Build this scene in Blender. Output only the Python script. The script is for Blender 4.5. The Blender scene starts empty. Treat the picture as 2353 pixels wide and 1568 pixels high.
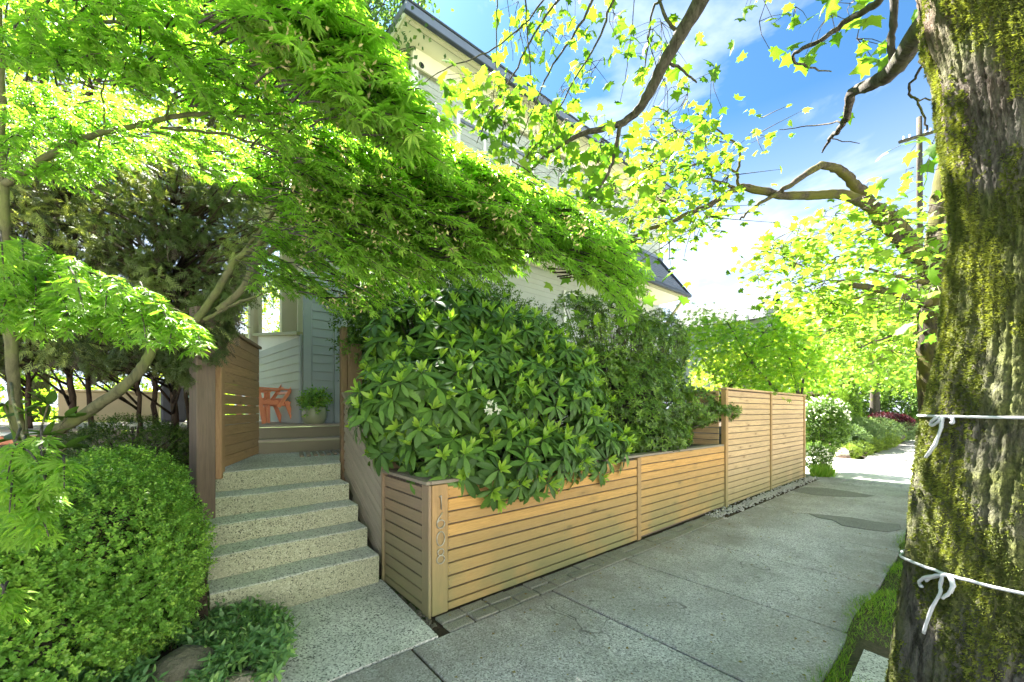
import bpy, bmesh, math, random
import numpy as np
from mathutils import Vector, Matrix
random.seed(7); rng = np.random.default_rng(11)
sc = bpy.context.scene; col = sc.collection
R = math.radians
# ------------------------------------------------------------------ camera, sky, sun, exposure
FPX, CX, HY, EYE = 915., 1176., 945., 1.5          # measured on the photograph (2353 px wide)
TH = math.atan2(2260-CX, FPX); CT, ST = math.cos(TH), math.sin(TH)
cam = bpy.data.cameras.new('camera'); cam_o = bpy.data.objects.new('camera', cam); col.objects.link(cam_o)
cam_o.location = (0, 0, EYE); cam_o.rotation_euler = (R(90), 0, TH - R(90))
cam.sensor_width = 36; cam.lens = FPX/2353*36; cam.shift_y = (HY-784)/2353; cam.clip_start = .05; cam.clip_end = 2000
sc.camera = cam_o
SUN_DIR = Vector((.20, 1, 1.37)).normalized()       # towards the sun
sun = bpy.data.lights.new('sun', 'SUN'); sun.energy = 3.2; sun.angle = R(.5); sun.color = (1, .95, .86)
sun_o = bpy.data.objects.new('sun', sun); col.objects.link(sun_o)
sun_o.rotation_euler = SUN_DIR.to_track_quat('Z', 'Y').to_euler(); sun_o.location = (0, 0, 20)
world = bpy.data.worlds.new('World'); sc.world = world; world.use_nodes = True
wn, wl = world.node_tree.nodes, world.node_tree.links; wn.clear()
sky = wn.new('ShaderNodeTexSky'); sky.sky_type = 'NISHITA'; sky.sun_disc = False
sky.sun_elevation = math.asin(SUN_DIR.z); sky.sun_rotation = math.atan2(SUN_DIR.x, SUN_DIR.y)
sky.air_density = 1.0; sky.dust_density = .6; sky.ozone_density = 1.6
tc = wn.new('ShaderNodeTexCoord')
mp = wn.new('ShaderNodeMapping'); mp.inputs['Scale'].default_value = (1.1, 1.1, 3.2); mp.inputs['Rotation'].default_value = (.1, .25, .5); mp.inputs['Location'].default_value = (3.4, 1.7, .6)
nz = wn.new('ShaderNodeTexNoise'); nz.inputs['Scale'].default_value = 1.9; nz.inputs['Detail'].default_value = 9; nz.inputs['Roughness'].default_value = .58; nz.inputs['Distortion'].default_value = .35
cr = wn.new('ShaderNodeValToRGB'); cr.color_ramp.elements[0].position = .46; cr.color_ramp.elements[1].position = .76
sx = wn.new('ShaderNodeSeparateXYZ')
hz = wn.new('ShaderNodeMapRange'); hz.inputs[1].default_value = .55; hz.inputs[2].default_value = .12; hz.inputs[3].default_value = 0; hz.inputs[4].default_value = .78
ad = wn.new('ShaderNodeMath'); ad.operation = 'ADD'; ad.use_clamp = True
mx = wn.new('ShaderNodeMixRGB'); mx.inputs['Color2'].default_value = (1.75, 1.9, 2.15, 1)
bg = wn.new('ShaderNodeBackground'); bg.inputs['Strength'].default_value = .05
wo = wn.new('ShaderNodeOutputWorld')
tint = wn.new('ShaderNodeMixRGB'); tint.blend_type = 'MULTIPLY'; tint.inputs['Fac'].default_value = 1; tint.inputs['Color2'].default_value = (.12, .215, .265, 1)
wl.new(tc.outputs['Generated'], mp.inputs[0]); wl.new(mp.outputs[0], nz.inputs['Vector']); wl.new(nz.outputs[0], cr.inputs[0])
wl.new(tc.outputs['Generated'], sx.inputs[0]); wl.new(sx.outputs['Z'], hz.inputs[0])
wl.new(cr.outputs[0], ad.inputs[0]); wl.new(hz.outputs[0], ad.inputs[1]); wl.new(ad.outputs[0], mx.inputs['Fac'])
wl.new(sky.outputs[0], tint.inputs['Color1']); wl.new(tint.outputs[0], mx.inputs['Color1']); wl.new(mx.outputs[0], bg.inputs[0]); wl.new(bg.outputs[0], wo.inputs[0])
sc.view_settings.view_transform = 'Standard'; sc.view_settings.look = 'None'; sc.view_settings.gamma = 1
sc.view_settings.use_curve_mapping = False
sc.view_settings.exposure = 4.22
sc.render.engine = 'CYCLES'
sc.cycles.max_bounces = 8; sc.cycles.diffuse_bounces = 4; sc.cycles.transmission_bounces = 6; sc.cycles.transparent_max_bounces = 8
sc.cycles.sample_clamp_indirect = 6

# ------------------------------------------------------------------ pixel -> place helpers
def ray(x, y):
    l = (x-CX)/FPX
    return Vector((CT+ST*l, ST-CT*l, (HY-y)/FPX))
def at(x, y, d):
    r = ray(x, y); return Vector((r.x*d, r.y*d, EYE + r.z*d))
def onY(x, y, Y):
    r = ray(x, y); t = Y/r.y; return Vector((r.x*t, Y, EYE+r.z*t))
def onX(x, y, X):
    r = ray(x, y); t = X/r.x; return Vector((X, r.y*t, EYE+r.z*t))
def onZ(x, y, Z):
    r = ray(x, y); t = (Z-EYE)/r.z; return Vector((r.x*t, r.y*t, Z))
def atA(xs, ys, ds):
    l = (xs-CX)/FPX
    return np.stack([(CT+ST*l)*ds, (ST-CT*l)*ds, EYE+(HY-ys)/FPX*ds], 1)
def depthA(P): return P[:,0]*CT + P[:,1]*ST
def pxA(P):
    d = depthA(P); l = (P[:,0]*ST - P[:,1]*CT)/np.maximum(d, .01)
    return CX+FPX*l, HY-FPX*(P[:,2]-EYE)/np.maximum(d, .01), d

# ------------------------------------------------------------------ object helpers
def tag(o, label=None, cat=None, group=None, kind=None):
    if label: o['label'] = label
    if cat: o['category'] = cat
    if group: o['group'] = group
    if kind: o['kind'] = kind
    return o
def empty(name, loc, label, cat, group=None, rz=0, kind=None):
    o = bpy.data.objects.new(name, None); col.objects.link(o); o.location = loc; o.rotation_euler.z = rz
    o.empty_display_size = .1
    return tag(o, label, cat, group, kind)
def link(name, me, parent=None, loc=None, rot=None):
    o = bpy.data.objects.new(name, me); col.objects.link(o)
    if parent is not None: o.parent = parent
    if loc is not None: o.location = loc
    if rot is not None: o.rotation_euler = rot
    return o
def wm(o):
    return (wm(o.parent) @ o.matrix_parent_inverse @ o.matrix_basis) if o.parent else o.matrix_basis.copy()
def mk(name, V, F, mat, parent=None, smooth=False, world_space=True, rnd=None, mats=None, mi=None):
    """one mesh object; V in world space is moved into the parent's frame"""
    V = np.asarray(V, float)
    me = bpy.data.meshes.new(name)
    if isinstance(F, np.ndarray):
        n, k = F.shape
        me.vertices.add(len(V)); me.vertices.foreach_set('co', V.astype(np.float32).ravel())
        me.loops.add(n*k); me.loops.foreach_set('vertex_index', F.astype(np.int32).ravel())
        me.polygons.add(n); me.polygons.foreach_set('loop_start', np.arange(0, n*k, k, dtype=np.int32))
        me.polygons.foreach_set('loop_total', np.full(n, k, dtype=np.int32))
        me.update(calc_edges=True)
    else:
        me.from_pydata([tuple(v) for v in V], [], F); me.update()
    if rnd is not None:
        a = me.attributes.new('rnd', 'FLOAT', 'FACE'); a.data.foreach_set('value', np.asarray(rnd, np.float32))
    for m in (mats or [mat]): me.materials.append(m)
    if mi is not None: me.polygons.foreach_set('material_index', np.asarray(mi, np.int32))
    if smooth: me.polygons.foreach_set('use_smooth', np.ones(len(me.polygons), bool))
    o = link(name, me)
    if parent is not None:
        o.parent = parent
        if world_space:
            o.matrix_parent_inverse = wm(parent).inverted()
    return o
def bevel_box(name, size, mat, bev=.004, seg=1):
    bm = bmesh.new(); bmesh.ops.create_cube(bm, size=1)
    for v in bm.verts: v.co = Vector((v.co.x*size[0], v.co.y*size[1], v.co.z*size[2]))
    if bev: bmesh.ops.bevel(bm, geom=bm.edges[:], offset=min(bev, min(size)*.4), segments=seg, affect='EDGES')
    me = bpy.data.meshes.new(name); bm.to_mesh(me); bm.free(); me.materials.append(mat); return me
def box(name, lo, hi, mat, parent=None, bev=.004, rz=0, rot=None):
    """box between lo and hi (world), origin at its centre, its own mesh"""
    lo, hi = Vector(lo), Vector(hi); s = hi-lo
    o = link(name, bevel_box(name, s, mat, bev)); o.location = (lo+hi)/2
    o.rotation_euler = rot if rot else (0, 0, rz)
    if parent is not None:
        o.parent = parent
        o.matrix_parent_inverse = wm(parent).inverted()
    return o
def adopt(o, parent):
    o.parent = parent
    o.matrix_parent_inverse = wm(parent).inverted(); return o
def board(name, a, b, w, t, mat, parent, up=(0,0,1), bev=.004):
    """a board from a to b: local X is its length, w its height along up, t its thickness"""
    a, b = Vector(a), Vector(b); d = b-a; L = d.length; x = d.normalized(); u = Vector(up)
    y = u.cross(x).normalized(); z = x.cross(y)
    o = link(name, bevel_box(name, (L, t, w), mat, bev))
    M = Matrix((x, y, z)).transposed().to_4x4(); M.translation = (a+b)/2
    o.matrix_basis = M
    if parent is not None: adopt(o, parent)
    return o
def tubeVF(pts, rad, n=8, off=0, close=True):
    pts = [Vector(p) for p in pts]; V = []; F = []
    up = Vector((0, 0, 1)); prev = None
    for i, p in enumerate(pts):
        t = (pts[min(i+1, len(pts)-1)] - pts[max(i-1, 0)]).normalized()
        if prev is None:
            s = t.cross(up)
            if s.length < .1: s = t.cross(Vector((1, 0, 0)))
            s.normalize()
        else:
            s = (prev - t*prev.dot(t)).normalized()
        prev = s; b = t.cross(s)
        r = rad[i] if hasattr(rad, '__len__') else rad
        for k in range(n):
            a = 2*math.pi*k/n
            V.append(p + s*(math.cos(a)*r) + b*(math.sin(a)*r))
    m = len(pts)
    for i in range(m-1):
        for k in range(n):
            F.append((off+i*n+k, off+i*n+(k+1)%n, off+(i+1)*n+(k+1)%n, off+(i+1)*n+k))
    if close:
        F.append(tuple(off+k for k in range(n))[::-1]); F.append(tuple(off+(m-1)*n+k for k in range(n)))
    return V, F
class MB:
    def __init__(s): s.V = []; s.F = []
    def add(s, V, F):
        o = len(s.V); s.V += [tuple(v) for v in V]; s.F += [tuple(i+o for i in f) for f in F]
    def tube(s, pts, rad, n=6): s.add(*tubeVF(pts, rad, n))
    def build(s, name, mat, parent=None, smooth=True): return mk(name, s.V, s.F, mat, parent, smooth)
def smooth_path(pts, k=6, jit=0):
    """Catmull-Rom through the points"""
    P = [Vector(p) for p in pts]; out = []
    for i in range(len(P)-1):
        p0, p1, p2, p3 = P[max(i-1,0)], P[i], P[i+1], P[min(i+2, len(P)-1)]
        for j in range(k):
            t = j/k
            out.append(.5*((2*p1)+(p2-p0)*t+(2*p0-5*p1+4*p2-p3)*t*t+(3*p1-p0-3*p2+p3)*t**3) + Vector([random.gauss(0, jit) for _ in range(3)]))
    out.append(P[-1]); return out
def pxpath(L, k=6, jit=0): return smooth_path([at(*p) for p in L], k, jit)
def taper(n, r0, r1): return [r0+(r1-r0)*i/(n-1) for i in range(n)]
def branch(name, L, r0, r1, mat, parent, n=8, k=6, jit=.003, px=True):
    p = pxpath(L, k, jit) if px else smooth_path(L, k, jit)
    V, F = tubeVF(p, [r*(1+.12*random.random()) for r in taper(len(p), r0, r1)], n)
    return mk(name, V, F, mat, parent, True), p

# ------------------------------------------------------------------ materials
def newmat(name):
    m = bpy.data.materials.new(name); m.use_nodes = True; nt = m.node_tree; nt.nodes.clear()
    out = nt.nodes.new('ShaderNodeOutputMaterial'); return m, nt, nt.nodes, nt.links, out
def N(nt, typ, **kw):
    n = nt.nodes.new('ShaderNode'+typ)
    for k, v in kw.items():
        if k.startswith('i_'): n.inputs[k[2:].replace('_', ' ')].default_value = v
        else: setattr(n, k, v)
    return n
def c4(c): return (c[0], c[1], c[2], 1)
def mixc(nt, fac, a, b, mode='MIX'):
    n = nt.nodes.new('ShaderNodeMixRGB'); n.blend_type = mode
    for s, v in (('Fac', fac), ('Color1', a), ('Color2', b)):
        if hasattr(v, 'is_output'): nt.links.new(v, n.inputs[s])
        elif s == 'Fac': n.inputs[s].default_value = v
        else: n.inputs[s].default_value = c4(v)
    return n.outputs[0]
def ramp(nt, src, stops):
    n = nt.nodes.new('ShaderNodeValToRGB'); e = n.color_ramp.elements
    while len(e) < len(stops): e.new(.5)
    for i, (p, c) in enumerate(stops): e[i].position = p; e[i].color = c4(c) if hasattr(c, '__len__') else (c, c, c, 1)
    nt.links.new(src, n.inputs[0]); return n.outputs[0]
def noise(nt, scale, detail=4, rough=.55, vec=None, dist=0):
    n = N(nt, 'TexNoise'); n.inputs['Scale'].default_value = scale; n.inputs['Detail'].default_value = detail
    n.inputs['Roughness'].default_value = rough; n.inputs['Distortion'].default_value = dist
    if vec is not None: nt.links.new(vec, n.inputs['Vector'])
    return n.outputs[0]
def voro(nt, scale, vec=None, feature='F1', out='Distance', rnd=1):
    n = N(nt, 'TexVoronoi'); n.feature = feature; n.inputs['Scale'].default_value = scale; n.inputs['Randomness'].default_value = rnd
    if vec is not None: nt.links.new(vec, n.inputs['Vector'])
    return n.outputs[out]
def mapped(nt, scale=(1,1,1), kind='Object', objrand=False):
    t = N(nt, 'TexCoord'); m = N(nt, 'Mapping'); m.inputs['Scale'].default_value = scale
    src = t.outputs[kind]
    if objrand:
        oi = N(nt, 'ObjectInfo'); mul = N(nt, 'Math', operation='MULTIPLY'); mul.inputs[1].default_value = 57.3
        nt.links.new(oi.outputs['Random'], mul.inputs[0])
        ad = N(nt, 'VectorMath', operation='ADD'); nt.links.new(src, ad.inputs[0]); nt.links.new(mul.outputs[0], ad.inputs[1]); src = ad.outputs[0]
    nt.links.new(src, m.inputs[0]); return m.outputs[0]
def geo(nt):
    g = N(nt, 'NewGeometry'); return g
def bump(nt, h, strength=.4, dist=.01):
    b = N(nt, 'Bump'); b.inputs['Strength'].default_value = strength; b.inputs['Distance'].default_value = dist
    nt.links.new(h, b.inputs['Height']); return b.outputs[0]
def princ(nt, out, colr, rough=.8, spec=.3, nrm=None):
    p = N(nt, 'BsdfPrincipled')
    if hasattr(colr, 'is_output'): nt.links.new(colr, p.inputs['Base Color'])
    else: p.inputs['Base Color'].default_value = c4(colr)
    if hasattr(rough, 'is_output'): nt.links.new(rough, p.inputs['Roughness'])
    else: p.inputs['Roughness'].default_value = rough
    p.inputs['Specular IOR Level'].default_value = spec
    if nrm is not None: nt.links.new(nrm, p.inputs['Normal'])
    if out is not None: nt.links.new(p.outputs[0], out.inputs[0])
    return p
def worldz(nt):
    g = geo(nt); s = N(nt, 'SeparateXYZ'); nt.links.new(g.outputs['Position'], s.inputs[0]); return s.outputs['Z']
def maprange(nt, src, a, b, c=0, d=1):
    m = N(nt, 'MapRange'); m.inputs[1].default_value = a; m.inputs[2].default_value = b; m.inputs[3].default_value = c; m.inputs[4].default_value = d
    nt.links.new(src, m.inputs[0]); return m.outputs[0]

def leaf_mat(name, a, b, c=None, trans=.45, rough=.45, spec=.35, tboost=1.6, yel=(1.0, 1.0, .35)):
    m, nt, nn, ll, out = newmat(name)
    at_ = N(nt, 'Attribute'); at_.attribute_name = 'rnd'
    oi = N(nt, 'ObjectInfo'); s = N(nt, 'Math', operation='ADD'); ll.new(at_.outputs['Fac'], s.inputs[0]); ll.new(oi.outputs['Random'], s.inputs[1])
    fr = N(nt, 'Math', operation='FRACT'); ll.new(s.outputs[0], fr.inputs[0])
    stops = [(0, a), (.62, b)] + ([(.95, c)] if c else [])
    cc = ramp(nt, fr.outputs[0], stops)
    nv = noise(nt, 22, 3, .5, mapped(nt, kind='Object'))
    cc = mixc(nt, maprange(nt, nv, .35, .7, .0, .35), cc, tuple(x*.6 for x in a))
    p = princ(nt, None, cc, rough, spec)
    tr = N(nt, 'BsdfTranslucent'); tcol = mixc(nt, 1, cc, tuple(y*tboost for y in yel), 'MULTIPLY'); ll.new(tcol, tr.inputs[0])
    mxs = N(nt, 'MixShader'); mxs.inputs[0].default_value = trans
    ll.new(p.outputs[0], mxs.inputs[1]); ll.new(tr.outputs[0], mxs.inputs[2]); ll.new(mxs.outputs[0], out.inputs[0])
    return m
def cedar(name, ca, cb, dark, grey=.0, algae=1.0, knots=1.0, vert=False):
    m, nt, nn, ll, out = newmat(name)
    v = mapped(nt, (22, 22, 1.1) if vert else (1.1, 9, 26), objrand=True)
    g1 = noise(nt, 2.2, 6, .6, v, 1.2)
    oi = N(nt, 'ObjectInfo')
    base = mixc(nt, oi.outputs['Random'], ca, cb); fr_ = N(nt, 'Math', operation='MULTIPLY'); fr_.inputs[1].default_value = 7.31; ll.new(oi.outputs['Random'], fr_.inputs[0]); f2_ = N(nt, 'Math', operation='FRACT'); ll.new(fr_.outputs[0], f2_.inputs[0]); base = mixc(nt, maprange(nt, f2_.outputs[0], .3, 1, 0, .45), base, tuple(.55*x+.06 for x in ca))
    base = mixc(nt, maprange(nt, g1, .38, .72), base, tuple(x*.62 for x in ca))
    fine = noise(nt, 14, 4, .6, v); base = mixc(nt, maprange(nt, fine, .45, .75, 0, .4), base, dark)
    vk = mapped(nt, (7, .2, 2.1) if vert else (2.1, .2, 7), objrand=True)
    k = voro(nt, 1.15, vk); kn = maprange(nt, k, .13, .06, 0, .9*knots); base = mixc(nt, kn, base, dark)
    kr = maprange(nt, k, .30, .12, 0, .45*knots); base = mixc(nt, kr, base, tuple(x*.6 for x in cb))
    wv = mapped(nt, (1, 1, 1), objrand=False, kind='Object')
    g = geo(nt); big = noise(nt, 1.3, 4, .6, g.outputs['Position'])
    if grey: base = mixc(nt, maprange(nt, big, .3, .7, grey*.5, grey), base, (.30, .28, .24))
    if algae:
        z = worldz(nt); a1 = maprange(nt, z, .80, .0, 0, 1.0); mm = N(nt, 'Math', operation='MULTIPLY'); ll.new(a1, mm.inputs[0]); ll.new(maprange(nt, big, .15, .5), mm.inputs[1])
        m2 = N(nt, 'Math', operation='MULTIPLY'); ll.new(mm.outputs[0], m2.inputs[0]); m2.inputs[1].default_value = algae
        base = mixc(nt, m2.outputs[0], base, (.185, .185, .085))
    princ(nt, out, base, .72, .25, bump(nt, g1, .25, .003)); return m
def paint(name, c, rough=.55, dirt=.15):
    m, nt, nn, ll, out = newmat(name); g = geo(nt)
    n = noise(nt, 3, 6, .6, g.outputs['Position']); n2 = noise(nt, 60, 3, .6, g.outputs['Position'])
    b = mixc(nt, maprange(nt, n, .4, .75, 0, dirt), c, tuple(x*.55 for x in c))
    princ(nt, out, b, rough, .3, bump(nt, n2, .08, .002)); return m
def bark(name, c, d, moss=None, mfac=.5, sc_=18):
    m, nt, nn, ll, out = newmat(name)
    v = mapped(nt, (1, 1, .28)); n = noise(nt, sc_, 6, .65, v, .6); n2 = noise(nt, 3.5, 4, .6, mapped(nt))
    b = mixc(nt, maprange(nt, n, .35, .65), d, c)
    if moss: b = mixc(nt, maprange(nt, n2, .62-.3*mfac, .72-.25*mfac, 0, .9), b, moss)
    princ(nt, out, b, .9, .15, bump(nt, n, .7, .012)); return m
def aggregate(name, base, darkc, lightc, scale=170, dk=.45, lt=.4, patch=(.12, .12, .11), pf=.25, bs=.35, stain=False):
    m, nt, nn, ll, out = newmat(name); g = geo(nt); P = g.outputs['Position']
    cell = N(nt, 'TexVoronoi'); cell.inputs['Scale'].default_value = scale; ll.new(P, cell.inputs['Vector'])
    sp = N(nt, 'SeparateXYZ'); ll.new(cell.outputs['Color'], sp.inputs[0])
    b = mixc(nt, maprange(nt, sp.outputs['X'], 1-dk, 1-dk+.06), base, darkc)
    b = mixc(nt, maprange(nt, sp.outputs['Y'], 1-lt, 1-lt+.06), b, lightc)
    n = noise(nt, 260, 3, .6, P); b = mixc(nt, maprange(nt, n, .4, .7, 0, .35), b, darkc)
    big = noise(nt, 1.7, 6, .62, P); b = mixc(nt, maprange(nt, big, .42, .72, 0, pf), b, patch)
    if stain:
        sy = N(nt, 'SeparateXYZ'); ll.new(P, sy.inputs[0]); w1 = noise(nt, 2.3, 6, .7, P, .4)
        e1 = maprange(nt, sy.outputs['Y'], 1.5, 2.35, 0, 1); e2 = maprange(nt, sy.outputs['Y'], 1.05, .62, 0, 1); mxx = N(nt, 'Math', operation='MAXIMUM'); ll.new(e1, mxx.inputs[0]); ll.new(e2, mxx.inputs[1])
        mu = N(nt, 'Math', operation='MULTIPLY'); ll.new(mxx.outputs[0], mu.inputs[0]); ll.new(maprange(nt, w1, .35, .6, .15, .8), mu.inputs[1]); b = mixc(nt, mu.outputs[0], b, (.20, .18, .155))
        ck = N(nt, 'TexVoronoi'); ck.feature = 'DISTANCE_TO_EDGE'; ck.inputs['Scale'].default_value = .42; dd = N(nt, 'VectorMath', operation='ADD'); nn2 = N(nt, 'TexNoise'); nn2.inputs['Scale'].default_value = 3; ll.new(P, nn2.inputs['Vector']); ll.new(P, dd.inputs[0]); ll.new(nn2.outputs['Color'], dd.inputs[1]); ll.new(dd.outputs[0], ck.inputs['Vector'])
        c1 = maprange(nt, ck.outputs['Distance'], .0035, .0012, 0, .8); c2_ = N(nt, 'Math', operation='MULTIPLY'); ll.new(c1, c2_.inputs[0]); ll.new(maprange(nt, noise(nt, .8, 2, .5, P), .48, .56), c2_.inputs[1]); b = mixc(nt, c2_.outputs[0], b, (.07, .065, .06))
    oi = N(nt, 'ObjectInfo'); b = mixc(nt, maprange(nt, oi.outputs['Random'], 0, 1, 0, .22), b, tuple(x*.6 for x in base))
    princ(nt, out, b, .9, .25, bump(nt, cell.outputs['Distance'], bs, .004)); return m

M = {}
M['jm'] = leaf_mat('japanese_maple_leaf', (.19, .34, .055), (.28, .455, .07), (.40, .57, .10), .58, .45, .3, 1.4, (.76, 1.0, .30))
M['jmnear'] = M['jm']
M['seed'] = leaf_mat('maple_seed', (.60, .50, .26), (.56, .54, .24), (.62, .45, .30), .45, .6, .2, 1.1, (1, .85, .6))
M['street'] = leaf_mat('street_maple_leaf', (.09, .20, .03), (.19, .33, .035), (.32, .45, .06), .5, .5, .3, 1.2, (.85, 1.0, .35))
M['fartree'] = leaf_mat('far_maple_leaf', (.13, .26, .03), (.28, .42, .045), (.34, .47, .09), .5, .5, .3, 1.15, (.85, 1.0, .4))
M['backtree'] = leaf_mat('back_tree_leaf', (.14, .25, .03), (.30, .40, .05), (.44, .50, .10), .55, .5, .3, 1.5, (.95, 1.0, .4))
M['birch'] = leaf_mat('birch_leaf', (.05, .115, .035), (.08, .17, .045), (.14, .24, .05), .4, .5, .35, 1.4)
M['rhodo'] = leaf_mat('rhododendron_leaf', (.045, .105, .022), (.095, .20, .035), (.15, .30, .045), .28, .5, .35, 1.5)
M['rhodonew'] = leaf_mat('rhododendron_new_leaf', (.22, .38, .05), (.30, .48, .06), (.38, .54, .08), .42, .38, .4, 1.5)
M['pieris'] = leaf_mat('evergreen_leaf', (.06, .125, .018), (.11, .21, .026), (.23, .37, .05), .3, .38, .4, 1.6)
M['box'] = leaf_mat('boxwood_leaf', (.12, .27, .04), (.20, .40, .06), (.35, .55, .09), .34, .42, .4, 1.5)
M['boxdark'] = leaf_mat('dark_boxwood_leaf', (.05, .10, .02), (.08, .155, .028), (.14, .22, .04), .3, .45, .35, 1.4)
M['vinca'] = leaf_mat('periwinkle_leaf', (.10, .21, .075), (.15, .30, .10), (.27, .44, .12), .28, .4, .4, 1.4)
M['conifer'] = leaf_mat('cypress_spray', (.075, .105, .045), (.14, .185, .065), (.42, .48, .17), .3, .6, .25, 1.5)
M['deadspray'] = leaf_mat('dry_cypress_twig', (.12, .10, .08), (.17, .145, .11), (.22, .19, .15), .1, .8, .1, 1.0, (1, .8, .6))
M['jm2'] = leaf_mat('small_maple_leaf', (.10, .24, .025), (.19, .38, .03), (.36, .50, .045), .5, .45, .3, 1.9)
M['hedge'] = leaf_mat('hedge_leaf', (.18, .32, .04), (.26, .42, .06), (.34, .50, .08), .4, .5, .3, 1.5)
M['bluegreen'] = leaf_mat('blue_green_leaf', (.11, .18, .09), (.16, .25, .12), (.22, .31, .14), .35, .6, .2, 1.3)
M['mound'] = leaf_mat('mound_leaf', (.13, .20, .03), (.19, .28, .04), (.27, .36, .07), .35, .6, .2, 1.4)
M['purple'] = leaf_mat('purple_leaf', (.035, .008, .016), (.06, .012, .024), (.11, .02, .035), .4, .5, .3, 1.4, (1, .5, .5))
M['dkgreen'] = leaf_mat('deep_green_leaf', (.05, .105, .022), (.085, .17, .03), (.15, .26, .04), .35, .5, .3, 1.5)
M['whitefl'] = leaf_mat('white_flower', (.75, .75, .62), (.80, .80, .70), (.82, .80, .72), .4, .6, .2, 1.1, (1, 1, .9))
M['grass'] = leaf_mat('grass_blade', (.12, .25, .03), (.20, .37, .045), (.32, .42, .09), .4, .6, .2, 1.5)
M['moss'] = leaf_mat('moss_tuft', (.09, .11, .035), (.17, .20, .05), (.30, .33, .07), .25, .9, .1, 1.3)
M['litter'] = leaf_mat('fallen_leaf', (.22, .15, .07), (.28, .26, .09), (.18, .11, .05), .2, .8, .1, 1, (1, .8, .5))
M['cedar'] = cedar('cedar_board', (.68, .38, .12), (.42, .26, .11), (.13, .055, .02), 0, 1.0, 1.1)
M['cedarpale'] = cedar('cedar_board_pale', (.64, .45, .25), (.55, .37, .19), (.18, .09, .04), 0, .8)
M['cedarpost'] = cedar('cedar_post', (.46, .28, .11), (.40, .23, .09), (.15, .07, .03), .15, .9, .5, True)
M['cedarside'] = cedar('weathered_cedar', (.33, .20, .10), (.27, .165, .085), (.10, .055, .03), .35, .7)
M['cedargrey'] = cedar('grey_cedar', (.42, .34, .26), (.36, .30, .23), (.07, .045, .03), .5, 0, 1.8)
M['gatewood'] = cedar('gate_cedar', (.48, .29, .14), (.40, .24, .12), (.13, .07, .03), .12, .0, .8)
M['postdark'] = cedar('dark_post_wood', (.13, .085, .06), (.11, .07, .05), (.05, .03, .02), .2, .0, .6, True)
M['gatewoodv'] = cedar('gate_post_wood', (.22, .14, .07), (.18, .115, .06), (.09, .045, .02), .12, .0, .8, True)
M['cedarsidev'] = cedar('weathered_cedar_post', (.33, .20, .10), (.27, .165, .085), (.10, .055, .03), .35, .7, .5, True)
M['capwood'] = cedar('cap_board', (.30, .23, .165), (.26, .20, .15), (.09, .065, .05), .4, 0, .3)
M['side'] = paint('olive_grey_siding', (.42, .445, .41)); M['sideblue'] = paint('blue_grey_siding', (.33, .365, .385))
M['cream'] = paint('cream_paint', (.74, .70, .52)); M['creamwhite'] = paint('off_white_trim', (.78, .78, .74))
M['olive'] = paint('olive_trim', (.36, .34, .20)); M['gutter'] = paint('dark_gutter', (.045, .055, .075), .4)
M['gutterface'] = paint('blue_grey_gutter', (.15, .18, .25), .45)
M['deckpaint'] = paint('brown_deck_paint', (.24, .21, .16), .6); M['decktop'] = paint('grey_deck_board', (.36, .31, .26), .6, .3)
M['orange'] = paint('coral_orange_paint', (.74, .27, .15), .45, .08); M['steelblue'] = paint('blue_metal_paint', (.20, .33, .42), .4)
M['bluewhite'] = paint('pale_neighbour_wall', (.28, .29, .31)); M['black'] = paint('black_vent', (.02, .02, .022), .4)
M['creambox'] = paint('beige_planter_paint', (.46, .38, .25), .6, .3); M['darkplastic'] = paint('dark_grey_plastic', (.10, .10, .12), .5)
M['string'] = paint('white_cotton_string', (.56, .57, .63), .95, .3)
M['bark'] = bark('grey_brown_bark', (.115, .10, .085), (.035, .030, .026), (.10, .11, .025), .25, 40)
M['barksmooth'] = bark('smooth_green_bark', (.17, .16, .09), (.085, .085, .05), (.15, .17, .06), .4, 25)
M['barkcypress'] = bark('cypress_bark', (.10, .07, .05), (.035, .025, .02), None, 0, 30)
M['barkfar'] = bark('far_tree_bark', (.085, .07, .05), (.03, .024, .02), (.09, .085, .02), .6, 30)
M['walk'] = aggregate('sidewalk_concrete', (.455, .44, .45), (.19, .185, .19), (.70, .69, .70), 120, .30, .30, (.20, .195, .18), .75, .35, True)
M['walkpatch'] = aggregate('dark_repair_concrete', (.22, .22, .21), (.11, .11, .11), (.32, .32, .31), 150, .3, .2, (.08, .08, .08), .3)
M['slab'] = aggregate('pale_pebble_slab', (.55, .55, .52), (.10, .10, .10), (.82, .82, .78), 115, .27, .45, (.22, .23, .20), .6)
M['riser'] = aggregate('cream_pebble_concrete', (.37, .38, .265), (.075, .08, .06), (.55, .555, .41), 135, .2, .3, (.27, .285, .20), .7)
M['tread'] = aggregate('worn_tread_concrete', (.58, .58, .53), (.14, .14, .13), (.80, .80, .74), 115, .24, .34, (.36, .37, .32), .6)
M['brick'] = aggregate('grey_paver', (.27, .26, .225), (.15, .15, .13), (.36, .35, .31), 220, .25, .2, (.12, .125, .07), .5)
M['drive'] = aggregate('driveway_concrete', (.60, .59, .57), (.42, .41, .40), (.72, .71, .70), 150, .2, .3, (.45, .45, .43), .3)
M['pebble'] = paint('grey_pebble', (.42, .42, .41), .7, .4)
def ground_mat(name, a, b, s=6):
    m, nt, nn, ll, out = newmat(name); P = geo(nt).outputs['Position']
    n = noise(nt, s, 8, .65, P); n2 = noise(nt, s*9, 5, .65, P)
    c = mixc(nt, maprange(nt, n, .35, .65), a, b); c = mixc(nt, maprange(nt, n2, .4, .7, 0, .6), c, tuple(x*.4 for x in a))
    princ(nt, out, c, .95, .15, bump(nt, n2, .8, .02)); return m
M['soil'] = ground_mat('dark_soil', (.055, .042, .03), (.085, .066, .045))
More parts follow.
